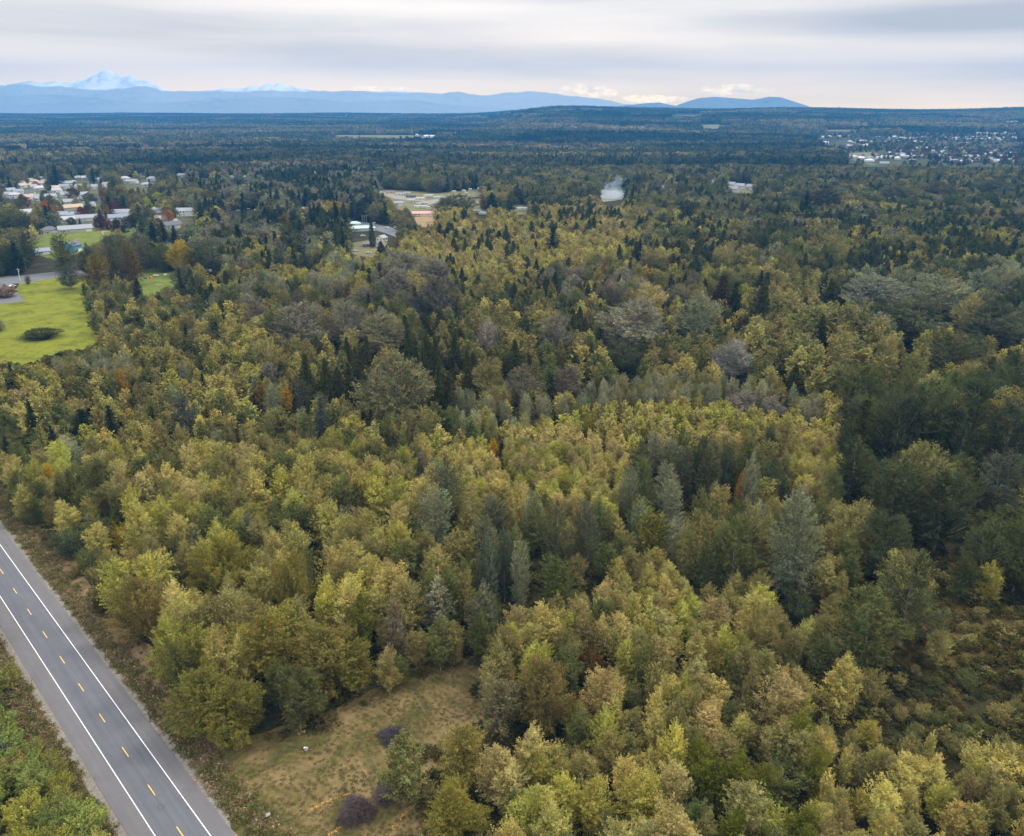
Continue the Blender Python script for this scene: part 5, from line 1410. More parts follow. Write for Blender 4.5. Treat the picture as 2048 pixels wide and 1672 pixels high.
def caravan(px, py, L, c, label, rz=0.0, cat='caravan', name='caravan', stripe=None):
    x, y = at(px, py)
    e = empty(name, (x, y, 0.12), rz - math.atan2(x, y))
    tag(e, label, cat, 'caravans and motorhomes on the campground')
    h = 3.0
    b = MB()
    y0, y1 = -1.25, 1.25
    prof = [(-L / 2 + 0.35, 0.5), (L / 2 - 0.2, 0.5), (L / 2, 1.2), (L / 2 - 0.25, h - 0.25), (L / 2 - 0.7, h), (-L / 2 + 0.6, h), (-L / 2 + 0.1, h - 0.5), (-L / 2, 1.4)]
    b.face([(p[0], y0, p[1]) for p in prof]); b.face([(p[0], y1, p[1]) for p in prof[::-1]])
    for i in range(len(prof)):
        p, q = prof[i], prof[(i + 1) % len(prof)]
        b.face([(q[0], y0, q[1]), (p[0], y0, p[1]), (p[0], y1, p[1]), (q[0], y1, q[1])])
    b.build('body', rgbm(c), e)
    for xx in np.linspace(-L / 2 + 1.4, L / 2 - 1.6, 3):
        MB().box(xx - 0.5, xx + 0.5, y0 - 0.03, y0 + 0.01, 1.5, 2.2).build('window', GLASS, e)
    if stripe:
        MB().box(-L / 2 + 0.5, L / 2 - 0.4, y0 - 0.02, y0 + 0.01, 0.95, 1.25).build('stripe', rgbm(stripe), e)
    MB().box(L / 2 - 1.0, L / 2 - 0.4, y0 - 0.025, y0 + 0.01, 0.6, 2.5).build('door', rgbm(tuple(v * 0.8 for v in c)), e)
    for xx in (-0.5, 0.5):
        for yy in (y0 + 0.02, y1 - 0.27):
            m = MB(); m.tube([(xx, yy, 0.38), (xx, yy + 0.25, 0.38)], [0.38, 0.38], 10); m.build('wheel', WHEEL, e)
    keep(x, y, 1.5, L * 0.4)
    return e


# zoomed crop of the campground: x = 500 + zx * .244, y = 330 + zy * .244
RV = [(1075, 196, 9, (0.72, 0.72, 0.72), 'white caravan at the far left corner of the campground'), (1155, 232, 15, (0.50, 0.33, 0.29), 'long pinkish brown mobile home on the left of the campground'),
      (1225, 248, 12, (0.66, 0.66, 0.66), 'pale trailer behind the small conifer on the campground'), (1290, 240, 10, (0.66, 0.62, 0.58), 'cream trailer left of the dark mobile home'),
      (1320, 268, 14, (0.10, 0.12, 0.16), 'dark blue mobile home in the middle of the campground'), (1395, 285, 13, (0.74, 0.74, 0.72), 'large white motorhome right of the dark one'),
      (1325, 302, 10, (0.70, 0.70, 0.69), 'white caravan in front of the dark mobile home'), (1465, 262, 14, (0.76, 0.76, 0.74), 'long white trailer behind the track, centre'),
      (1530, 274, 9, (0.74, 0.74, 0.72), 'white caravan left of its pale neighbour, centre right'), (1580, 274, 9, (0.70, 0.69, 0.66), 'pale caravan right of its white neighbour'),
      (1672, 228, 6, (0.76, 0.76, 0.76), 'small white trailer at the back of the campground'), (1752, 222, 5, (0.78, 0.78, 0.78), 'short tall white camper at the back of the campground'),
      (1805, 210, 5, (0.78, 0.78, 0.78), 'white camper van near the far tree line'), (1885, 202, 8, (0.80, 0.80, 0.80), 'rounded bright white caravan at the back right corner'),
      (1858, 278, 13, (0.13, 0.15, 0.20), 'dark grey trailer at the right of the campground'), (1775, 246, 5, (0.7, 0.55, 0.5), 'small trailer with a reddish side at the back'),
      (1400, 352, 16, (0.74, 0.75, 0.76), 'big white motorhome behind the salmon roofed building'), (1467, 362, 6, (0.78, 0.78, 0.78), 'small white camper right of the big motorhome'),
      (1872, 326, 8, (0.70, 0.70, 0.70), 'white caravan left of the orange poplar'), (1862, 392, 9, (0.72, 0.72, 0.74), 'white caravan right of the large olive tree'),
      (1910, 408, 9, (0.72, 0.74, 0.76), 'white motorhome at the lower right of the campground'), (1440, 326, 7, (0.62, 0.60, 0.58), 'grey beige tent trailer above the big white motorhome')]
for zx, zy, L, c, lb in RV:
    caravan(500 + zx * .244, 330 + zy * .244, L, c, lb, rz=random.uniform(-0.25, 0.25), stripe=(0.25, 0.28, 0.35) if c[0] > 0.6 else None)
caravan(1045, 420, 17, (0.76, 0.76, 0.75), 'long white mobile home alone right of the campground', 0.0, cat='mobile home', name='mobile_home')


def car(px, py, c, label, rz=0.0, group=None):
    x, y = at(px, py)
    e = empty('parked_car', (x, y, 0.10), rz)
    tag(e, label, 'car', group)
    b = MB()
    prof = [(-2.2, .35), (2.2, .35), (2.25, .75), (1.3, .92), (0.7, 1.42), (-1.0, 1.45), (-1.8, .98), (-2.2, .9)]
    b.face([(p[0], -.85, p[1]) for p in prof]); b.face([(p[0], .85, p[1]) for p in prof[::-1]])
    for i in range(len(prof)):
        p, q = prof[i], prof[(i + 1) % len(prof)]
        b.face([(q[0], -.85, q[1]), (p[0], -.85, p[1]), (p[0], .85, p[1]), (q[0], .85, q[1])])
    b.build('body', plain('car_paint_%02d' % (int(c[0] * 99)), c, 0.25, var=0.02) if not bpy.data.materials.get('car_paint_%02d' % (int(c[0] * 99))) else bpy.data.materials['car_paint_%02d' % (int(c[0] * 99))], e)
    w = MB()
    w.face([(1.28, -.7, .96), (1.28, .7, .96), (.76, .66, 1.40), (.76, -.66, 1.40)])
    w.build('windscreen', GLASS, e)
    for s in (-1, 1):
        MB().box(-1.2, .75, s * .86 - .01, s * .86 + .01, .98, 1.33, taper=0.0).build('window', GLASS, e)
        for xx in (-1.4, 1.4):
            m = MB(); m.tube([(xx, s * .9 - .1, .33), (xx, s * .9 + .08, .33)], [.33, .33], 10); m.build('wheel', WHEEL, e)
    keep(x, y, 0.8, 3)
    return e


car(790, 456, (0.75, 0.76, 0.78), 'white car driving along the curving street', -0.9)
car(774, 457, (0.62, 0.63, 0.66), 'silver car behind the white one on the curving street', -0.9)
car(748, 447, (0.80, 0.80, 0.80), 'white car at the upper end of the curving street', -0.6)
car(711, 503, (0.72, 0.74, 0.78), 'white van parked left in the gravel yard', 0.2)
car(738, 507, (0.70, 0.70, 0.72), 'white car parked right in the gravel yard', 0.1)
car(726, 473, (0.74, 0.75, 0.78), 'pale car parked before the low teal roofed building', 0.3)
car(27, 582, (0.66, 0.70, 0.74), 'pale blue white car parked further back on the driveway', 1.2)
car(25, 574, (0.74, 0.76, 0.80), 'white car parked at the top of the driveway', 1.2)
car(352, 428, (0.30, 0.32, 0.36), 'dark grey car parked by the cul de sac', 0.3)
for i, (px, py) in enumerate(((458, 420), (476, 422), (497, 419), (512, 421))):
    car(px, py, (0.55 + 0.06 * i, 0.57 + 0.05 * i, 0.6 + 0.04 * i), '%s car parked among the dark conifers right of the cul de sac' % ('first', 'second', 'third', 'fourth')[i], 0.2 * i)


# brown board fence, white path, park bits
def board_fence(px0, py0, px1, py1, h, c, label, name='board_fence'):
    a = at(px0, py0); b2 = at(px1, py1)
    e = empty(name, (a[0], a[1], 0), math.atan2(b2[1] - a[1], b2[0] - a[0]))
    tag(e, label, 'fence')
    L = math.hypot(b2[0] - a[0], b2[1] - a[1])
    n = int(L / 2.4) + 1
    pm = MB().box(-1.17, 1.17, -0.03, 0.03, 0.05, h).mesh('panel', [rgbm(c)])
    qm = MB().box(-0.07, 0.07, -0.07, 0.07, 0, h + 0.1).mesh('post', [rgbm(c)])
    for i in range(n):
        p = link('panel', pm, e); p.location = (i * 2.4 + 1.2, 0, 0)
        p = link('post', qm, e); p.location = (i * 2.4, 0, 0)
    return e


board_fence(190, 463, 217, 457, 1.8, (0.24, 0.09, 0.06), 'reddish brown board fence behind the park lawn')
board_fence(56, 480, 84, 476, 1.6, (0.24, 0.23, 0.22), 'grey board fence at the left end of the park lawn')
board_fence(1190, 377, 1225, 378, 2.0, (0.7, 0.7, 0.7), 'white fence at the back of the smoky field')
patch('footpath', [(203, 464), (206, 462), (216, 462.5), (216, 463.3), (207, 463.2), (205, 465), (209, 468), (220, 470), (220, 471), (207, 469.4)], M_CONC, 0.06, wob=0, sub=2)


def utility_pole(px, py_base, H, label, crossarm=True, c=(0.42, 0.38, 0.33)):
    x, y = at(px, py_base)
    e = empty('utility_pole', (x, y, 0), 0.3)
    tag(e, label, 'pole', 'utility poles along the side road')
    m = MB(); m.tube([(0, 0, -0.2), (0, 0, H)], [0.2, 0.14], 8); m.build('pole_shaft', rgbm(c), e)
    if crossarm:
        MB().box(-1.1, 1.1, -0.07, 0.07, H - 0.9, H - 0.75).build('crossarm', rgbm(c), e)
        m = MB(); m.tube([(0.35, 0, H - 2.2), (0.35, 0, H - 1.2)], [0.25, 0.25], 8); m.build('transformer', rgbm((0.4, 0.42, 0.43)), e)
    keep(x, y, H * 0.5, 0.6)
    return e


utility_pole(41, 563, 9, 'pale utility pole standing between the side road and the field', c=(0.62, 0.60, 0.56))
utility_pole(52, 540, 9, 'dull utility pole behind the side road among trees')
for i, px in enumerate((725, 729, 733)):
    x, y = at(px, 446)
    e = empty('flagpole', (x, y, 0)); tag(e, '%s white flagpole beside the curving street' % ('left', 'middle', 'right')[i], 'flagpole', 'flagpoles by the street')
    m = MB(); m.tube([(0, 0, 0), (0, 0, 8)], [0.12, 0.07], 6); m.build('pole_shaft', TRIM, e)
    MB().box(0.05, 0.08, 0.0, 1.3, 5.6, 7.8).build('flag', rgbm((0.6, 0.5, 0.5)), e)
    keep(x, y, 4, 4)
x, y = at(1197, 375)
e = empty('light_mast', (x, y, 0)); tag(e, 'white mast at the left corner of the smoky field', 'mast')
m = MB(); m.tube([(0, 0, 0), (0, 0, 10)], [0.3, 0.2], 6); m.build('pole_shaft', TRIM, e)
MB().box(-0.5, 0.5, -0.2, 0.2, 9.6, 9.9).build('lamp_head', TRIM, e)

# oddments on the back lawn
for px, py, w, d, h, c, lb in ((292, 557, 4.5, 2.0, 1.1, (0.10, 0.09, 0.09), 'low dark covered heap on the back lawn'), (303, 556.5, 1.6, 1.2, 1.2, (0.75, 0.30, 0.04), 'orange slide like toy right of the dark heap'),
                            (296, 559, 1.0, 1.0, 1.1, (0.72, 0.28, 0.04), 'orange barrel in front of the dark heap'), (286, 557, 1.4, 1.2, 0.8, (0.7, 0.62, 0.6), 'pale box left of the dark heap'),
                            (312, 551, 4.2, 1.4, 0.5, (0.72, 0.72, 0.72), 'long white board lying behind the orange toys'), (331, 550, 2.0, 1.6, 0.8, (0.62, 0.72, 0.74), 'pale turquoise tub on the back lawn'),
                            (422, 535, 6.0, 3.0, 2.0, (0.10, 0.34, 0.36), 'teal tarpaulin cover under the large green crown'), (417, 543, 4, 2, 1.6, (0.6, 0.66, 0.68), 'pale covered trailer under the large green crown'),
                            (318, 569, 5, 0.3, 0.2, (0.62, 0.58, 0.5), 'pale pole lying across the back lawn')):
    x, y = at(px, py)
    m = MB(); m.box(-w / 2, w / 2, -d / 2, d / 2, 0, h * 0.75, taper=0.0)
    m.box(-w / 2, w / 2, -d / 2, d / 2, h * 0.75, h, taper=min(w, d) * 0.25)
    o = m.build('garden_item', rgbm(c)); o.location = (x, y, 0.04); o.rotation_euler = (0, 0, random.uniform(-.5, .5))
    tag(o, lb, 'garden item')
    keep(x, y, 0.5, 2.5)

# ---------------------------------------------------------------- the mown clearing: brush piles, stump, sign, orange leaves
def brush_pile(px, py, R, H, n, label, c=(0.085, 0.060, 0.055)):
    x, y = at(px, py)
    rs = np.random.RandomState(int(px))
    b = MB()
    for i in range(n):
        th = rs.rand() * 6.28; ph = rs.rand() ** 0.6
        r = R * ph * (1 + 0.18 * math.sin(3 * th + px) + 0.1 * math.sin(7 * th))
        zz = H * math.sqrt(max(0, 1 - ph * ph)) * rs.uniform(0.5, 1)
        cx_, cy_ = r * math.cos(th), r * math.sin(th)
        a = th + rs.normal() * 1.0
        L = rs.uniform(0.8, 2.3)
        ez = rs.normal() * 0.25
        p0 = (cx_ - L / 2 * math.cos(a), cy_ - L / 2 * math.sin(a), max(0.03, zz - ez))
        p1 = (cx_ + rs.normal() * .1, cy_ + rs.normal() * .1, zz + 0.12)
        p2 = (cx_ + L / 2 * math.cos(a), cy_ + L / 2 * math.sin(a), max(0.03, zz + ez))
        t = rs.uniform(0.012, 0.05)
        b.tube([p0, p1, p2], [t, t * 0.8, t * 0.4], 3)
    o = b.build('twig', plain('brush_twigs_%d' % int(px), c, 0.9, var=0.5, scale=1.2))
    o['kind'] = 'stuff'
    e = empty('brush_pile', (x, y, 0.06)); tag(e, label, 'brush pile', 'brush piles in the clearing')
    o.parent = e
    core = MB()
    nr = 12
    rings = []
    for j in range(4):
        ph = j / 3 * math.pi / 2
        rings.append([(R * 0.7 * math.cos(ph) * math.cos(k / nr * 6.283) * (1 + 0.1 * math.sin(k * 2.3)), R * 0.7 * math.cos(ph) * math.sin(k / nr * 6.283), H * 0.62 * math.sin(ph)) for k in range(nr)])
    for j in range(3):
        for k in range(nr):
            core.face([rings[j][k], rings[j][(k + 1) % nr], rings[j + 1][(k + 1) % nr], rings[j + 1][k]])
    core.build('packed_heart', plain('brush_heart_%d' % int(px), tuple(v * 0.45 for v in c), 1.0), e)
    keep(x, y, H * 0.4, R * 0.8)


brush_pile(712, 1628, 2.7, 1.9, 1500, 'largest purplish brown pile of cut brush, in the mown clearing')
brush_pile(775, 1592, 2.2, 1.3, 900, 'medium pile of cut brush right behind the largest one')
brush_pile(785, 1476, 2.3, 1.2, 800, 'dark brush pile further back in the clearing beside a pale green tree', (0.055, 0.045, 0.05))
# weathered stump with a white end
x, y = at(613, 1500)
e = empty('broken_stump', (x, y, 0.06)); tag(e, 'small grey stump with scattered chips alone in the clearing', 'stump')
m = MB(); m.tube([(0, 0, 0), (0.05, 0.02, 0.45)], [0.38, 0.28], 9); m.build('stump_wood', BARK, e)
m = MB(); m.tube([(-0.3, 0, .12), (-1.0, .2, .12)], [0.13, 0.09], 6); m.tube([(0.3, -.2, .1), (1.0, -.3, .1)], [0.12, 0.06], 6); m.tube([(0.4, .3, .08), (0.8, .5, .08)], [0.1, 0.06], 6); m.build('log_piece', BARKD, e)
MB().box(-0.45, -0.15, -0.1, 0.2, 0.25, 0.5).build('pale_block', TRIM, e)
# white sign
x, y = at(537, 1636)
e = empty('roadside_sign', (x, y, 0.05), 0.5); tag(e, 'small white sign board on two posts beside the road', 'sign')
MB().box(-0.36, 0.36, -0.02, 0.02, 0.35, 0.95).build('board', TRIM, e)
for s in (-0.3, 0.3):
    MB().box(s - 0.025, s + 0.025, 0.021, 0.06, -0.1, 0.95).build('post', BARKD, e)
# rows of orange leaves
def leaf_row(pts, n, label, seed):
    rs = np.random.RandomState(seed)
    W = [np.array(at(*p)) for p in pts]
    b = MB()
    for i in range(n):
        t = rs.rand() * (len(W) - 1); k = int(t); f = t - k
        c = W[k] * (1 - f) + W[min(k + 1, len(W) - 1)] * f + rs.normal(size=2) * 0.16
        a = rs.rand() * 6.28; s = rs.uniform(0.04, 0.11)
        z0 = rs.uniform(0.07, 0.16)
        b.face([(c[0] + s * math.cos(a + q), c[1] + s * math.sin(a + q), z0 + 0.05 * math.sin(q + a)) for q in (0, 1.3, 2.6, 3.9, 5.2)])
    o = b.build('fallen_leaves', rgbm((0.50, 0.25, 0.035)))
    tag(o, label, 'leaves', kind='stuff')


leaf_row([(618, 1622), (640, 1610), (668, 1598)], 60, 'row of orange leaves on the grass left of the largest brush pile', 1)
leaf_row([(668, 1598), (700, 1588)], 30, 'thin scatter of orange leaves above the largest brush pile', 5)
leaf_row([(786, 1658), (800, 1640), (814, 1622)], 60, 'orange leaves in a short row below the two stemmed tree', 2)
leaf_row([(826, 1612), (836, 1606)], 25, 'clump of orange leaves under the pale yellow tree', 3)
leaf_row([(655, 1672), (680, 1655)], 30, 'orange leaves at the bottom edge below the largest brush pile', 4)

# smoke of a garden fire
def smoke():
    x, y = at(1222, 398)
    b = MB()
    rings = []
    nr = 16
    for (z, rx, ry, ox) in ((0.1, 24, 10, 0), (4, 32, 14, 0), (9, 34, 15, 0), (15, 30, 13, 3), (22, 24, 10, 6), (30, 18, 8, 9), (38, 8, 5, 11)):
        rings.append([(ox + rx * math.cos(k / nr * 6.2832), ry * math.sin(k / nr * 6.2832), z) for k in range(nr)])
    for j in range(len(rings) - 1):
        for k in range(nr):
            b.face([rings[j][k], rings[j][(k + 1) % nr], rings[j + 1][(k + 1) % nr], rings[j + 1][k]])
    b.face(rings[0][::-1]); b.face(rings[-1])
    o = b.build('smoke', [])
    bpy.context.view_layer.update()
    o.location = (x, y, 0.2)
    m = bpy.data.materials.new('bonfire_smoke'); m.use_nodes = True
    t = m.node_tree; t.nodes.clear()
    tc = N(t, 'ShaderNodeTexCoord')
    n = noise(t, tc.outputs['Object'], 0.11, 4, 0.6, 0.8)
    sp = N(t, 'ShaderNodeSeparateXYZ'); t.links.new(tc.outputs['Object'], sp.inputs[0])
    ax = math_node(t, 'SUBTRACT', sp.outputs[0], math_node(t, 'MULTIPLY', sp.outputs[2], 0.25))
    r2 = math_node(t, 'ADD', math_node(t, 'POWER', math_node(t, 'DIVIDE', math_node(t, 'ABSOLUTE', ax), 27), 2), math_node(t, 'POWER', math_node(t, 'DIVIDE', math_node(t, 'ABSOLUTE', sp.outputs[1]), 13), 2))
    zf = math_node(t, 'DIVIDE', sp.outputs[2], 38)
    f = math_node(t, 'SUBTRACT', math_node(t, 'SUBTRACT', math_node(t, 'MULTIPLY', n, 1.9), r2), math_node(t, 'ADD', math_node(t, 'MULTIPLY', zf, 0.75), 0.35))
    f = math_node(t, 'MULTIPLY', math_node(t, 'MAXIMUM', f, 0), 0.17)
    p = N(t, 'ShaderNodeVolumePrincipled')
    p.inputs['Color'].default_value = (0.74, 0.88, 1.0, 1)
    t.links.new(f, p.inputs['Density'])
    oo = N(t, 'ShaderNodeOutputMaterial'); t.links.new(p.outputs[0], oo.inputs['Volume'])
    o.data.materials.append(m)
    tag(o, 'bluish white smoke rising from a fire in a field', 'smoke', kind='stuff')
    keep(x, y, 6, 16)


smoke()

# ---------------------------------------------------------------- the woods
MANA = np.array(MAN, float)
KEEPA = np.array(KEEP, float)


def to_tint(t):
    return T[t] if isinstance(t, str) else t


def candidates(y0, y1, s, seed):
    """jittered grid over the part of the ground the camera can see"""
    rs = np.random.RandomState(seed)
    xm = y1 * 0.70 + 60
    xs = np.arange(-xm, xm, s); ys = np.arange(y0, y1, s)
    X, Y = np.meshgrid(xs, ys)
    X = X + rs.uniform(-0.46, 0.46, X.shape) * s
    Y = Y + rs.uniform(-0.46, 0.46, Y.shape) * s
    X = X.ravel(); Y = Y.ravel()
    px, py, dep = project(X, Y, zt(X, Y) + 8)
    ok = (px > -130) & (px < 2180) & (py < 1860)
    return X[ok], Y[ok]


def blocked(X, Y, H, rad, is_town_tree=None):
    """trees that would stand in, or hide, an open place, a building or a singled-out tree"""
    Z = zt(X, Y)
    bad = np.zeros(len(X), bool)
    for f in (0.02, 0.5, 0.97):
        px, py, dep = project(X, Y, Z + H * f)
        for poly in CLEAR:
            bad |= inpoly(px, py, poly)
    s, d = road_coord(X, Y)
    edge = rad * 0.55
    bad |= (d > PAVE_L - 2.4 - edge) & (d < PAVE_R + 4.6 + edge)
    # hidden buildings
    for f in (0.35, 0.7, 0.97):
        px, py, dep = project(X, Y, Z + H * f)
        rp_ = rad * 0.7 * F / dep
        for kx, ky, kr, kd in KEEPA:
            near = (abs(px - kx) < kr * 0.8 + rp_) & (abs(py - ky) < kr * 0.75 + rp_) & (dep < kd + 6)
            bad |= near
    # room for the singled-out trees, on the ground and in front of their crowns
    px, py, dep = project(X, Y, Z + H * 0.85)
    rp_ = rad * F / dep
    for mx, my, mr, mh, md, mpx, mpy in MANA:
        bad |= (np.hypot(X - mx, Y - my) < mr * 0.95 + rad * 0.6)
        hp = mh * F / md * 0.93
        bad |= (abs(px - mpx) < mr * F / md * 0.85 + rp_ * 0.4) & (py < mpy + hp * 0.75) & (py > mpy - rp_ * 0.4) & (dep < md) & (dep > md - 90)
    return bad


def choose(X, Y, seed):
    rs = np.random.RandomState(seed)
    n = len(X)
    Z = zt(X, Y)
    kind = np.full(n, '', dtype=object)
    H = np.zeros(n); tint = np.zeros((n, 3)); tname = np.full(n, '', dtype=object)
    space = np.full(n, 8.0)
    zone = np.full(n, -1)
    px, py, dep = project(X, Y, Z + 9)
    px = px + 14 * (vnoise(X, Y, 14, 3) - 0.5) * 2
    py = py + 10 * (vnoise(X, Y, 14, 4) - 0.5) * 2
    for zi, (poly, sp, mix) in enumerate(ZONES):
        m = (zone < 0) & inpoly(px, py, poly)
        zone[m] = zi
        space[m] = sp
    nz = vnoise(X, Y, 60, 7)
    ny = vnoise(X, Y, 35, 8)
    for i in range(n):
        mix = ZONES[zone[i]][2] if zone[i] >= 0 else DEFAULT_MIX
        if len(mix) == 1:
            c = mix[0]
        else:
            w = [q[1] for q in mix]
            r = (rs.rand() * 0.5 + nz[i] * 1.4) % 1.0      # kinds grow in groups
            r = r * 0.9999 * sum(w)
            k = 0
            while r > w[k]:
                r -= w[k]; k += 1
            c = mix[k]
        kind[i] = c[0]
        H[i] = c[2] + (c[3] - c[2]) * min(1.25, max(-0.25, 0.6 * rs.rand() + 0.4 * ny[i] + 0.22 * rs.normal()))
        tn = c[4][int(min(0.999, max(0, 0.6 * rs.rand() + 0.4 * ny[i])) * len(c[4]))] if rs.rand() < 0.8 else c[4][rs.randint(len(c[4]))]
        tname[i] = tn if isinstance(tn, str) else ''
        tint[i] = to_tint(tn)
    br = np.exp(rs.normal(size=n) * 0.14) * (0.86 + 0.3 * vnoise(X, Y, 25, 12))
    tint = tint * br[:, None] * np.exp(rs.normal(size=(n, 3)) * 0.03)
    # thin out to the spacing of each zone
    return kind, H, tint, tname, space, zone


def make_wood(y0, y1, s, seed):
    X, Y = candidates(y0, y1, s, seed)
    kind, H, tint, tname, space, zone = choose(X, Y, seed + 1)
    rs = np.random.RandomState(seed + 2)
    keepm = rs.rand(len(X)) < np.minimum(1.0, (s / space) ** 2 * 1.0)
    rad = np.array([KINDS[k].R * h / KINDS[k].H for k, h in zip(kind, H)])
    X, Y, kind, H, tint, tname, zone, rad = [a[keepm] for a in (X, Y, kind, H, tint, tname, zone, rad)]
    bad = blocked(X, Y, H, rad)
    g = ~bad
    return [a[g] for a in (X, Y, kind, H, tint, tname, zone, rad)]


def spaced(W, fac):
    """drop trees that stand closer to a neighbour than fac * radius sum"""
    X, Y, kind, H, tint, tname, zone, rad = W
    order = np.random.RandomState(3).permutation(len(X))
    grid = {}
    keepi = []
    cs = 8.0
    for i in order:
        gx, gy = int(X[i] // cs), int(Y[i] // cs)
        ok = True
        for a in (-1, 0, 1):
            for b in (-1, 0, 1):
                for j in grid.get((gx + a, gy + b), ()):
                    if (X[i] - X[j]) ** 2 + (Y[i] - Y[j]) ** 2 < (fac * (rad[i] + rad[j])) ** 2:
                        ok = False; break
                if not ok: break
            if not ok: break
        if ok:
            grid.setdefault((gx, gy), []).append(i); keepi.append(i)
    keepi = np.array(sorted(keepi))
    return [a[keepi] for a in W]


def scatter(name, meshes, X, Y, Z, S, RZ, TI, label, cat=None):
    """one 'stuff' object: points that carry the far or surplus plants"""
    coll = bpy.data.collections.new(name + '_sources')
    for me in meshes:
        o = bpy.data.objects.new(me.name, me)
        coll.objects.link(o)
    me = bpy.data.meshes.new(name)
    n = len(X)
    me.vertices.add(n)
    me.vertices.foreach_set('co', np.stack([X, Y, Z], 1).astype(np.float32).ravel())
    for an, ty, arr in (('scl', 'FLOAT_VECTOR', S), ('rotz', 'FLOAT', RZ), ('tint', 'FLOAT_VECTOR', TI), ('pick', 'INT', np.random.RandomState(n).randint(0, len(meshes), n))):
        a = me.attributes.new(an, ty, 'POINT')
        if ty == 'FLOAT_VECTOR': a.data.foreach_set('vector', np.asarray(arr, np.float32).ravel())
        elif ty == 'INT': a.data.foreach_set('value', np.asarray(arr, np.int32))
        else: a.data.foreach_set('value', np.asarray(arr, np.float32))
    o = link(name, me)
    ng = bpy.data.node_groups.new(name + '_nodes', 'GeometryNodeTree')
    ng.interface.new_socket('Geometry', in_out='INPUT', socket_type='NodeSocketGeometry')
    ng.interface.new_socket('Geometry', in_out='OUTPUT', socket_type='NodeSocketGeometry')
    gi = ng.nodes.new('NodeGroupInput'); go = ng.nodes.new('NodeGroupOutput')
    ip = ng.nodes.new('GeometryNodeInstanceOnPoints')
    ci = ng.nodes.new('GeometryNodeCollectionInfo')
    ci.inputs['Collection'].default_value = coll
    ci.inputs['Separate Children'].default_value = True
    ci.inputs['Reset Children'].default_value = True

    def na(nm, ty):
        a = ng.nodes.new('GeometryNodeInputNamedAttribute'); a.data_type = ty; a.inputs['Name'].default_value = nm
        return a.outputs['Attribute']
    cb = ng.nodes.new('ShaderNodeCombineXYZ')
    ng.links.new(na('rotz', 'FLOAT'), cb.inputs[2])
    ng.links.new(gi.outputs[0], ip.inputs['Points'])
    ng.links.new(ci.outputs[0], ip.inputs['Instance'])
    ip.inputs['Pick Instance'].default_value = True
    ng.links.new(na('pick', 'INT'), ip.inputs['Instance Index'])
    ng.links.new(cb.outputs[0], ip.inputs['Rotation'])
    ng.links.new(na('scl', 'FLOAT_VECTOR'), ip.inputs['Scale'])
    ng.links.new(ip.outputs[0], go.inputs[0])
    md = o.modifiers.new('scatter', 'NODES'); md.node_group = ng
    tag(o, label, cat, kind='stuff')
    return o


NEAR_Y = 330
W1 = spaced(make_wood(84, NEAR_Y, 3.2, 21), 0.50)
W2 = spaced(make_wood(NEAR_Y, 620, 5.0, 31), 0.52)
W3 = make_wood(620, 1500, 8.0, 41)

# the largest-looking 300 of each kind become single trees, the rest are stuff
ALLW = [np.concatenate([a, b]) for a, b in zip(W1, W2)]
X, Y, kind, H, tint, tname, zone, rad = ALLW
px, py, dep = project(X, Y, zt(X, Y) + H * 0.8)
inview = (px > -20) & (px < 2068) & (py < 1700)
size = H / dep
single = np.zeros(len(X), bool)
used = {}
for (k, *_r) in TREES:
    used[k] = used.get(k, 0) + 1
for k in KINDS:
    idx = np.where((kind == k) & inview)[0]
    idx = idx[np.argsort(-size[idx])][:max(0, 300 - used.get(k, 0))]
    single[idx] = True


def colour_name(t, tn):
    if tn in CN: return CN[tn]
    best = min(T, key=lambda q: sum((math.log(T[q][j]) - math.log(t[j])) ** 2 for j in range(3)))
    return CN[best]


KN = dict(alder_tree='feathery tree', broad_alder_tree='broad tree', birch_tree='slender tree', cottonwood_tree='spreading tree', poplar_tree='upright poplar', maple_tree='round tree',
          cedar_tree='conical cedar', fir_tree='fir', shrub='low bush', willow_shrub='tall bush')
KG = dict(alder_tree='feathery alders in the wood', broad_alder_tree='broad alders', birch_tree='slender trees in the wood', cottonwood_tree='round crowned trees in the wood', poplar_tree='upright poplars in the wood',
          maple_tree='round topped trees in the wood', cedar_tree='conical cedars in the wood', fir_tree='firs in the wood', shrub='low bushes and brambles', willow_shrub='many stemmed bushes')
LX = np.array([l[0] for l in LANDMARKS]); LY = np.array([l[1] for l in LANDMARKS])
LPX, LPY, _ = project(LX, LY, zt(LX, LY) + 5)
recs = []
for i in np.where(single)[0]:
    k = kind[i]
    e = put_tree(k, float(X[i]), float(Y[i]), float(H[i]), random.uniform(0.8, 1.3), tint[i], None, KG[k])
    d = np.hypot(LPX - px[i], (LPY - py[i]) * 1.3)
    j = int(np.argmin(d))
    dx, dy = px[i] - LPX[j], py[i] - LPY[j]
    rel = ('right of' if dx > 0 else 'left of') if abs(dx) > abs(dy) * 1.2 else ('behind' if dy < 0 else 'in front of')
    far = 'close ' if d[j] < 75 else 'well '
    if d[j] < 75 and rel == 'in front of': pre = 'just in front of'
    elif d[j] < 75: pre = 'just ' + rel
    else: pre = rel if rel != 'behind' else 'far behind'
    base = '%s %s %s %s' % (colour_name(tint[i], tname[i]), KN[k], pre, LANDMARKS[j][2])
    recs.append((e, base, float(px[i])))


ORD = ['first', 'second', 'third', 'fourth', 'fifth', 'sixth', 'seventh', 'eighth', 'ninth', 'tenth', 'eleventh', 'twelfth', 'thirteenth', 'fourteenth', 'fifteenth', 'sixteenth', 'seventeenth', 'eighteenth', 'nineteenth', 'twentieth'] + ['twenty ' + q for q in ('first', 'second', 'third', 'fourth', 'fifth', 'sixth', 'seventh', 'eighth', 'ninth')]


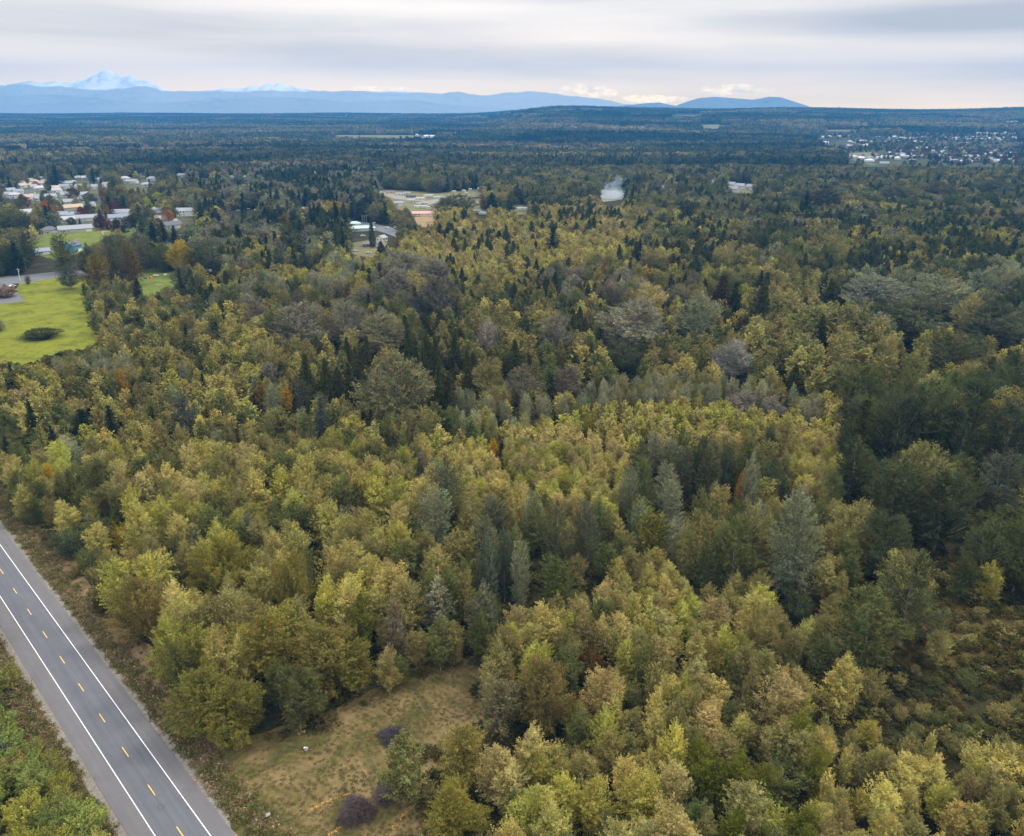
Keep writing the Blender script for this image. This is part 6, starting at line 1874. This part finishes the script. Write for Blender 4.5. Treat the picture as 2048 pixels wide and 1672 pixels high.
def finish_labels(recs):
    """same description: tell them apart by their order from the left"""
    by = {}
    for r in recs: by.setdefault(r[1], []).append(r)
    for base, rr in by.items():
        rr.sort(key=lambda r: r[2])
        n = len(rr)
        for i, (e, b, p) in enumerate(rr):
            if n == 1: suf = ''
            elif i == n - 1: suf = ', rightmost'
            elif i == 0: suf = ', leftmost'
            elif i < min(29, (n + 1) // 2 + 1): suf = ', %s from left' % ORD[i]
            elif n - i <= 29: suf = ', %s from right' % ORD[n - i - 1]
            else: suf = ''
            words = (b + suf).split()
            e['label'] = ' '.join(words[:16])


finish_labels(recs)
finish_labels(town_rec)
finish_labels(left_rec)

# surplus near and middle trees
for k in KINDS:
    m = (~single) & (kind == k)
    if m.sum() == 0: continue
    near = m & (dep < 260)
    for nm, mm, meshes in (('near', near, None), ('mid', m & ~near, KINDS[k].mid)):
        if mm.sum() == 0: continue
        if nm == 'near':
            meshes = []
            for cm, wm in KINDS[k].near[:3]:
                meshes.append(cm)
        s = H[mm] / KINDS[k].H
        ws = np.random.RandomState(5).uniform(0.8, 1.3, mm.sum())
        scatter(k.replace('_tree', '') + '_wood', meshes, X[mm], Y[mm], zt(X[mm], Y[mm]), np.stack([s * ws, s * ws, s], 1), np.random.RandomState(6).uniform(0, 6.28, mm.sum()), tint[mm],
                'many more %ss filling the wood between the single trees' % KN[k])
X3, Y3, kind3, H3, tint3, tname3, zone3, rad3 = W3
tint3 = tint3 * np.where(zone3 < 0, 0.92, 0.95)[:, None]
for k in KINDS:
    m = kind3 == k
    if m.sum() == 0: continue
    s = H3[m] / KINDS[k].H
    ws = np.random.RandomState(5).uniform(1.0, 1.35, m.sum())
    scatter(k.replace('_tree', '') + '_wood', KINDS[k].mid, X3[m], Y3[m], zt(X3[m], Y3[m]), np.stack([s * ws, s * ws, s], 1), np.random.RandomState(8).uniform(0, 6.28, m.sum()), tint3[m],
            'distant %ss of the woods around and beyond the houses' % KN[k])


# undergrowth below and between the near trees
def undergrowth():
    X, Y = candidates(84, 420, 2.6, 77)
    s, d = road_coord(X, Y)
    bad = (d > PAVE_L - 3.0 - 1.2 * vnoise(s, s * 0, 7, 4)) & (d < PAVE_R + 6.0 + 2.4 * vnoise(s, s * 0, 9, 3))
    px, py, dep = project(X, Y, 0 * X)
    for poly in (P_CLEAR, P_FIELD, P_ROADL, P_DRIVE, P_PARK, P_LAWN2):
        bad |= inpoly(px, py, poly)
    for q in KEEPA:
        pass
    bad |= np.random.RandomState(2).rand(len(X)) < 0.15
    X, Y = X[~bad], Y[~bad]
    rs = np.random.RandomState(9)
    n = len(X)
    px, py, dep = project(X, Y, 0 * X)
    near_road = np.exp(-np.maximum(np.abs(road_coord(X, Y)[1]) - 9, 0) / 5)
    h = rs.uniform(0.7, 2.0, n) * (0.5 + 0.9 * vnoise(X, Y, 9, 5)) * (1 - 0.55 * near_road)
    pal = np.array([T['ol'], (0.09, 0.085, 0.025), (0.115, 0.095, 0.030), T['brown'], (0.06, 0.065, 0.022)])
    sel = np.clip((vnoise(X, Y, 12, 6) * 5 + rs.normal(size=n) * 0.8).astype(int), 0, 4)
    t = pal[sel] * np.exp(rs.normal(size=n) * 0.2)[:, None]
    w = np.clip(near_road * 1.3, 0, 0.85)[:, None]
    t = t * (1 - w) + np.array([(0.27, 0.20, 0.10)]) * w
    k = KINDS['shrub']
    sc = h / k.H
    scatter('undergrowth', k.mid, X, Y, 0 * X, np.stack([sc * 1.5, sc * 1.5, sc], 1), rs.uniform(0, 6.28, n), t, 'brambles and bracken covering the ground under the trees', None)


undergrowth()


# grass tufts and weeds along the road edges and in the clearing
def tuft_meshes():
    out = []
    for i in range(4):
        rs = np.random.RandomState(900 + i)
        n = 40
        C = np.c_[rs.normal(size=(n, 2)) * 0.35, np.abs(rs.normal(size=n)) * 0.14 + 0.05]
        V = np.clip(1 + rs.normal(size=(n, 1)) * 0.25, 0.4, 1.6) * np.ones((n, 3))
        out.append(tri_mesh('grass_tuft', C, rs.uniform(0.10, 0.24, n), V, None, rs=rs))
    return out


def tufts():
    rs = np.random.RandomState(13)
    TM = tuft_meshes()
    # verge
    n = 5500
    s = rs.uniform(-60, 260, n) ; side = rs.rand(n) < 0.6
    d = np.where(side, PAVE_R + 1.3 + np.abs(rs.normal(size=n)) * 2.2, PAVE_L - 1.4 - np.abs(rs.normal(size=n)) * 2.2)
    P = RA[None, :] + RD[None, :] * s[:, None] + RN[None, :] * d[:, None]
    pal = np.array([(0.27, 0.20, 0.10), (0.18, 0.17, 0.06), (0.13, 0.14, 0.045), (0.33, 0.25, 0.14)])
    t = pal[rs.randint(0, 4, n)]
    sc = rs.uniform(0.6, 1.8, n)
    scatter('verge_grass', TM, P[:, 0], P[:, 1], np.full(n, 0.03), np.stack([sc, sc, sc], 1), rs.uniform(0, 6.28, n), t, 'rough dry grass and weeds along both road edges')
    # clearing
    X, Y = candidates(84, 190, 0.9, 55)
    px, py, dep = project(X, Y, 0 * X)
    m = inpoly(px, py, [(395, 1545), (425, 1500), (520, 1466), (640, 1430), (760, 1376), (860, 1320), (980, 1300), (1060, 1350), (1000, 1480), (960, 1560), (1050, 1690), (1000, 1760), (500, 1760)])
    s_, d_ = road_coord(X, Y)
    m &= d_ > PAVE_R + 2.0
    m &= vnoise(X, Y, 3.0, 31) + rs.uniform(-0.3, 0.3, len(X)) > 0.42
    X, Y = X[m], Y[m]
    n = len(X)
    v = vnoise(X, Y, 7, 32)[:, None]
    t = np.array([(0.12, 0.115, 0.035)]) * (1 - v) + np.array([(0.24, 0.18, 0.08)]) * v
    sc = rs.uniform(0.4, 0.9, n)
    scatter('clearing_grass', TM, X, Y, np.full(n, 0.06), np.stack([sc, sc, sc * 0.5], 1), rs.uniform(0, 6.28, n), t, 'short mown grass of the clearing, straw coloured and green')


tufts()


# ---------------------------------------------------------------- far woods as tiles of many small trees
def tile_mesh(name, size, ntree, ntri, hlo, hhi, rlo, rhi, lsize, conif, seed):
    rs = np.random.RandomState(seed)
    C = []; S = []; V = []; NB = []
    g = int(math.sqrt(ntree))
    for i in range(g):
        for j in range(g):
            x = (i + rs.rand()) / g * size - size / 2; y = (j + rs.rand()) / g * size - size / 2
            con = rs.rand() < conif
            h = rs.uniform(hlo, hhi) * (1.2 if con else 1.0); r = rs.uniform(rlo, rhi) * (0.5 if con else 1.0)
            n = int(ntri * (0.8 if con else 1))
            u = rs.rand(n) ** (1.6 if con else 0.7)
            th = rs.rand(n) * 6.28
            if con: rr = r * (1 - u) ** 0.8
            else: rr = r * np.sqrt(np.clip(1 - (1.5 * u - 0.5) ** 2, 0, 1)) * (1 + 0.25 * np.cos(3 * th + rs.rand() * 6))
            z = h * (0.15 + 0.85 * u)
            C.append(np.c_[x + rr * np.cos(th), y + rr * np.sin(th), z])
            S.append(rs.uniform(0.7, 1.3, n) * lsize * (0.8 if con else 1))
            base = np.array([0.40, 0.46, 0.50]) if con else np.array([1, 1, 1]) * rs.uniform(0.6, 1.25)
            if not con:
                q = rs.rand()
                if q < 0.25: base = base * np.array([1.15, 1.0, 0.8])
                elif q < 0.5: base = base * np.array([0.7, 0.85, 0.8])
            V.append(base[None, :] * np.clip(1 + rs.normal(size=(n, 1)) * 0.22, 0.4, 1.7))
            NB.append(np.c_[np.cos(th) * 0.5, np.sin(th) * 0.5, np.full(n, 0.6)])
    return tri_mesh(name, np.vstack(C), np.concatenate(S), np.vstack(V), np.vstack(NB), rs=rs)


def far_woods(name, y0, y1, s, meshes, seed, label, gap=None):
    X, Y = candidates(y0, y1, s, seed)
    rs = np.random.RandomState(seed)
    Z = zt(X, Y)
    bad = np.zeros(len(X), bool)
    px, py, dep = project(X, Y, Z)
    ptx, pty, _ = project(X, Y, Z + 20)
    for qx, qy in ((px, py), (ptx, pty)):
        for poly in ([(1690, 303), (1740, 282), (1700, 276), (2060, 262), (2060, 334), (1890, 334), (1700, 330)], [(1640, 268), (1690, 268), (1740, 285), (1690, 293), (1650, 292)]):
            bad |= inpoly(qx, qy, poly)
    for kx, ky, kr, kd in KEEPA:
        if kd > y0:
            bad |= (abs(px - kx) < kr + 0.45 * s * F / dep) & (pty < ky + 2) & (py > ky - 2) & (dep < kd + 5)
    pmx, pmy, _ = project(X, Y, Z + 10)
    for qx, qy in ((px, py), (ptx, pty), (pmx, pmy)):
        for poly in DIST_FIELDS:
            bad |= inpoly(qx, qy, poly)
    X, Y, Z, dep = X[~bad], Y[~bad], Z[~bad], dep[~bad]
    n = len(X)
    v1 = vnoise(X * 0.7, Y, 300, 61); v2 = vnoise(X * 0.45, Y, 170, 62)
    yo = np.array([0.40, 0.35, 0.14]); gr = np.array([0.12, 0.125, 0.055]); gb = np.array([0.24, 0.21, 0.12]); dk = np.array([0.05, 0.065, 0.035])
    t = gr[None] * np.ones((n, 1))
    a = sstep(0.55, 0.75, v1)[:, None]; t = t * (1 - a) + gb[None] * a
    a = sstep(0.66, 0.8, v2)[:, None]; t = t * (1 - a) + yo[None] * a * 0.6 + t * 0.3 * a
    a = sstep(0.30, 0.18, v2)[:, None] if False else (1 - sstep(0.2, 0.36, v2))[:, None]
    t = t * (1 - a) + dk[None] * a
    t = t * 0.85 * np.exp(rs.normal(size=(n, 1)) * 0.16)
    sc = rs.uniform(0.92, 1.1, n)
    scatter(name, meshes, X, Y, Z, np.stack([sc * 1.05, sc * 1.05, sc], 1), rs.randint(0, 4, n) * math.pi / 2 + rs.normal(size=n) * 0.1, t, label)


TA = [tile_mesh('wood_tile', 46, 17, 190, 12, 22, 5.5, 9.5, 1.9, c, 300 + i) for i, c in enumerate((0.05, 0.2, 0.1, 0.4, 0.8, 0.12))]
far_woods('middle_distance_woods', 1480, 2700, 42, TA, 91, 'unbroken mixed woods between the houses and the plain, mottled brown and dark green')
TB = [tile_mesh('wood_tile', 120, 90, 50, 13, 24, 7, 11, 4.4, c, 400 + i) for i, c in enumerate((0.05, 0.2, 0.1, 0.5, 0.12))]
far_woods('far_woods', 2680, 9000, 110, TB, 92, 'far off woods fading to blue, covering the plain up to the mountains')


# many small trees between the roofs of the far town
def town_trees():
    X, Y = candidates(1550, 4600, 21, 63)
    Z = zt(X, Y)
    px, py, dep = project(X, Y, Z)
    m = inpoly(px, py, [(1690, 303), (1740, 282), (1640, 276), (1700, 266), (2090, 258), (2090, 334), (1890, 334), (1700, 330)])
    m &= ~inpoly(px, py, P_TOWN_A) & ~inpoly(px, py, P_TOWN_F)
    rs = np.random.RandomState(64)
    m &= rs.rand(len(X)) < 0.62
    X, Y, Z = X[m], Y[m], Z[m]
    n = len(X)
    pal = np.array([T['dg'], T['gr'], T['dg'], T['ol'], T['red'], T['fr'], T['gr']]) * 0.8
    sc = rs.uniform(0.32, 0.62, n)
    scatter('town_greenery', KINDS['maple_tree'].mid + KINDS['cottonwood_tree'].mid, X, Y, Z, np.stack([sc, sc, sc], 1), rs.uniform(0, 6.28, n), pal[rs.randint(0, 7, n)], 'dark garden trees filling the gaps between the far town roofs')


town_trees()


# garden trees among the houses
def garden_trees(polys, s, kinds, seed, hlo, hhi, label, frac, grp):
    rs = np.random.RandomState(seed)
    done = []
    for poly in polys:
        x0 = min(p[0] for p in poly); x1 = max(p[0] for p in poly); y0 = min(p[1] for p in poly); y1 = max(p[1] for p in poly)
        pxs = rs.uniform(x0, x1, 2500); pys = rs.uniform(y0, y1, 2500)
        m = inpoly(pxs, pys, poly)
        cnt = 0
        for a, b in zip(pxs[m], pys[m]):
            if cnt >= frac: break
            x, y = at(a, b)
            H = rs.uniform(hlo, hhi)
            k = kinds[rs.randint(len(kinds))]
            if any((x - q[0]) ** 2 + (y - q[1]) ** 2 < s * s for q in done): continue
            z = float(zt(x, y))
            tx, ty, dp = project(x, y, z + H * 0.6)
            tx2, ty2, _ = project(x, y, z + H)
            hid = False
            rr = KINDS[k].R * H / KINDS[k].H * F / dp
            for kx, ky, kr, kd in KEEP:
                if y0 > 330 and dp < kd + 3 and abs(tx - kx) < kr * 0.35 + rr * 0.3 and ty2 < ky + 2 and ty > ky - kr: hid = True; break
            if hid: continue
            if any(inpoly(np.array([tx]), np.array([ty]), c)[0] for c in (P_CUL, P_PARK, P_TOWN_A, P_TOWN_F)): continue
            done.append((x, y))
            tn = ['red', 'gr', 'ol', 'dg', 'orange', 'gr', 'dg', 'red', 'yo', 'dg', 'gb', 'fr'][rs.randint(12)]
            if k == 'fir_tree': tn = 'fr'
            e = put_tree(k, x, y, H, rs.uniform(0.85, 1.1), np.array(T[tn]) * rs.uniform(0.8, 1.2), None, grp)
            recs2.append((e, '%s %s %s' % (CN[tn], KN[k].replace('tall bush', 'bush'), label), float(tx)))
            cnt += 1


recs2 = []
garden_trees([[(-10, 445), (-10, 362), (60, 346), (340, 340), (372, 362), (380, 430), (300, 470), (180, 462), (60, 470)]], 9, ['maple_tree', 'maple_tree', 'birch_tree', 'fir_tree'], 5, 7, 13, 'standing among the houses of the left subdivision', 170, 'garden trees of the left subdivision')
garden_trees([[(1660, 275), (2050, 264), (2050, 330), (1900, 331), (1780, 300), (1700, 300)]], 17, ['maple_tree', 'maple_tree', 'cottonwood_tree', 'fir_tree'], 6, 8, 14, 'standing among the roofs of the far town', 240, 'garden trees of the far town')
garden_trees([[(750, 376), (967, 376), (967, 402), (860, 420), (790, 405)]], 20, ['fir_tree', 'shrub'], 7, 4, 7, 'standing among the campground caravans', 6, 'small trees of the campground')
finish_labels(recs2)
print('objects', len(bpy.data.objects), 'single trees', int(single.sum()), 'surplus', int((~single).sum()), 'mid', len(X3))
for k in KINDS: print(k, int(((kind == k)).sum()), int((kind3 == k).sum()))
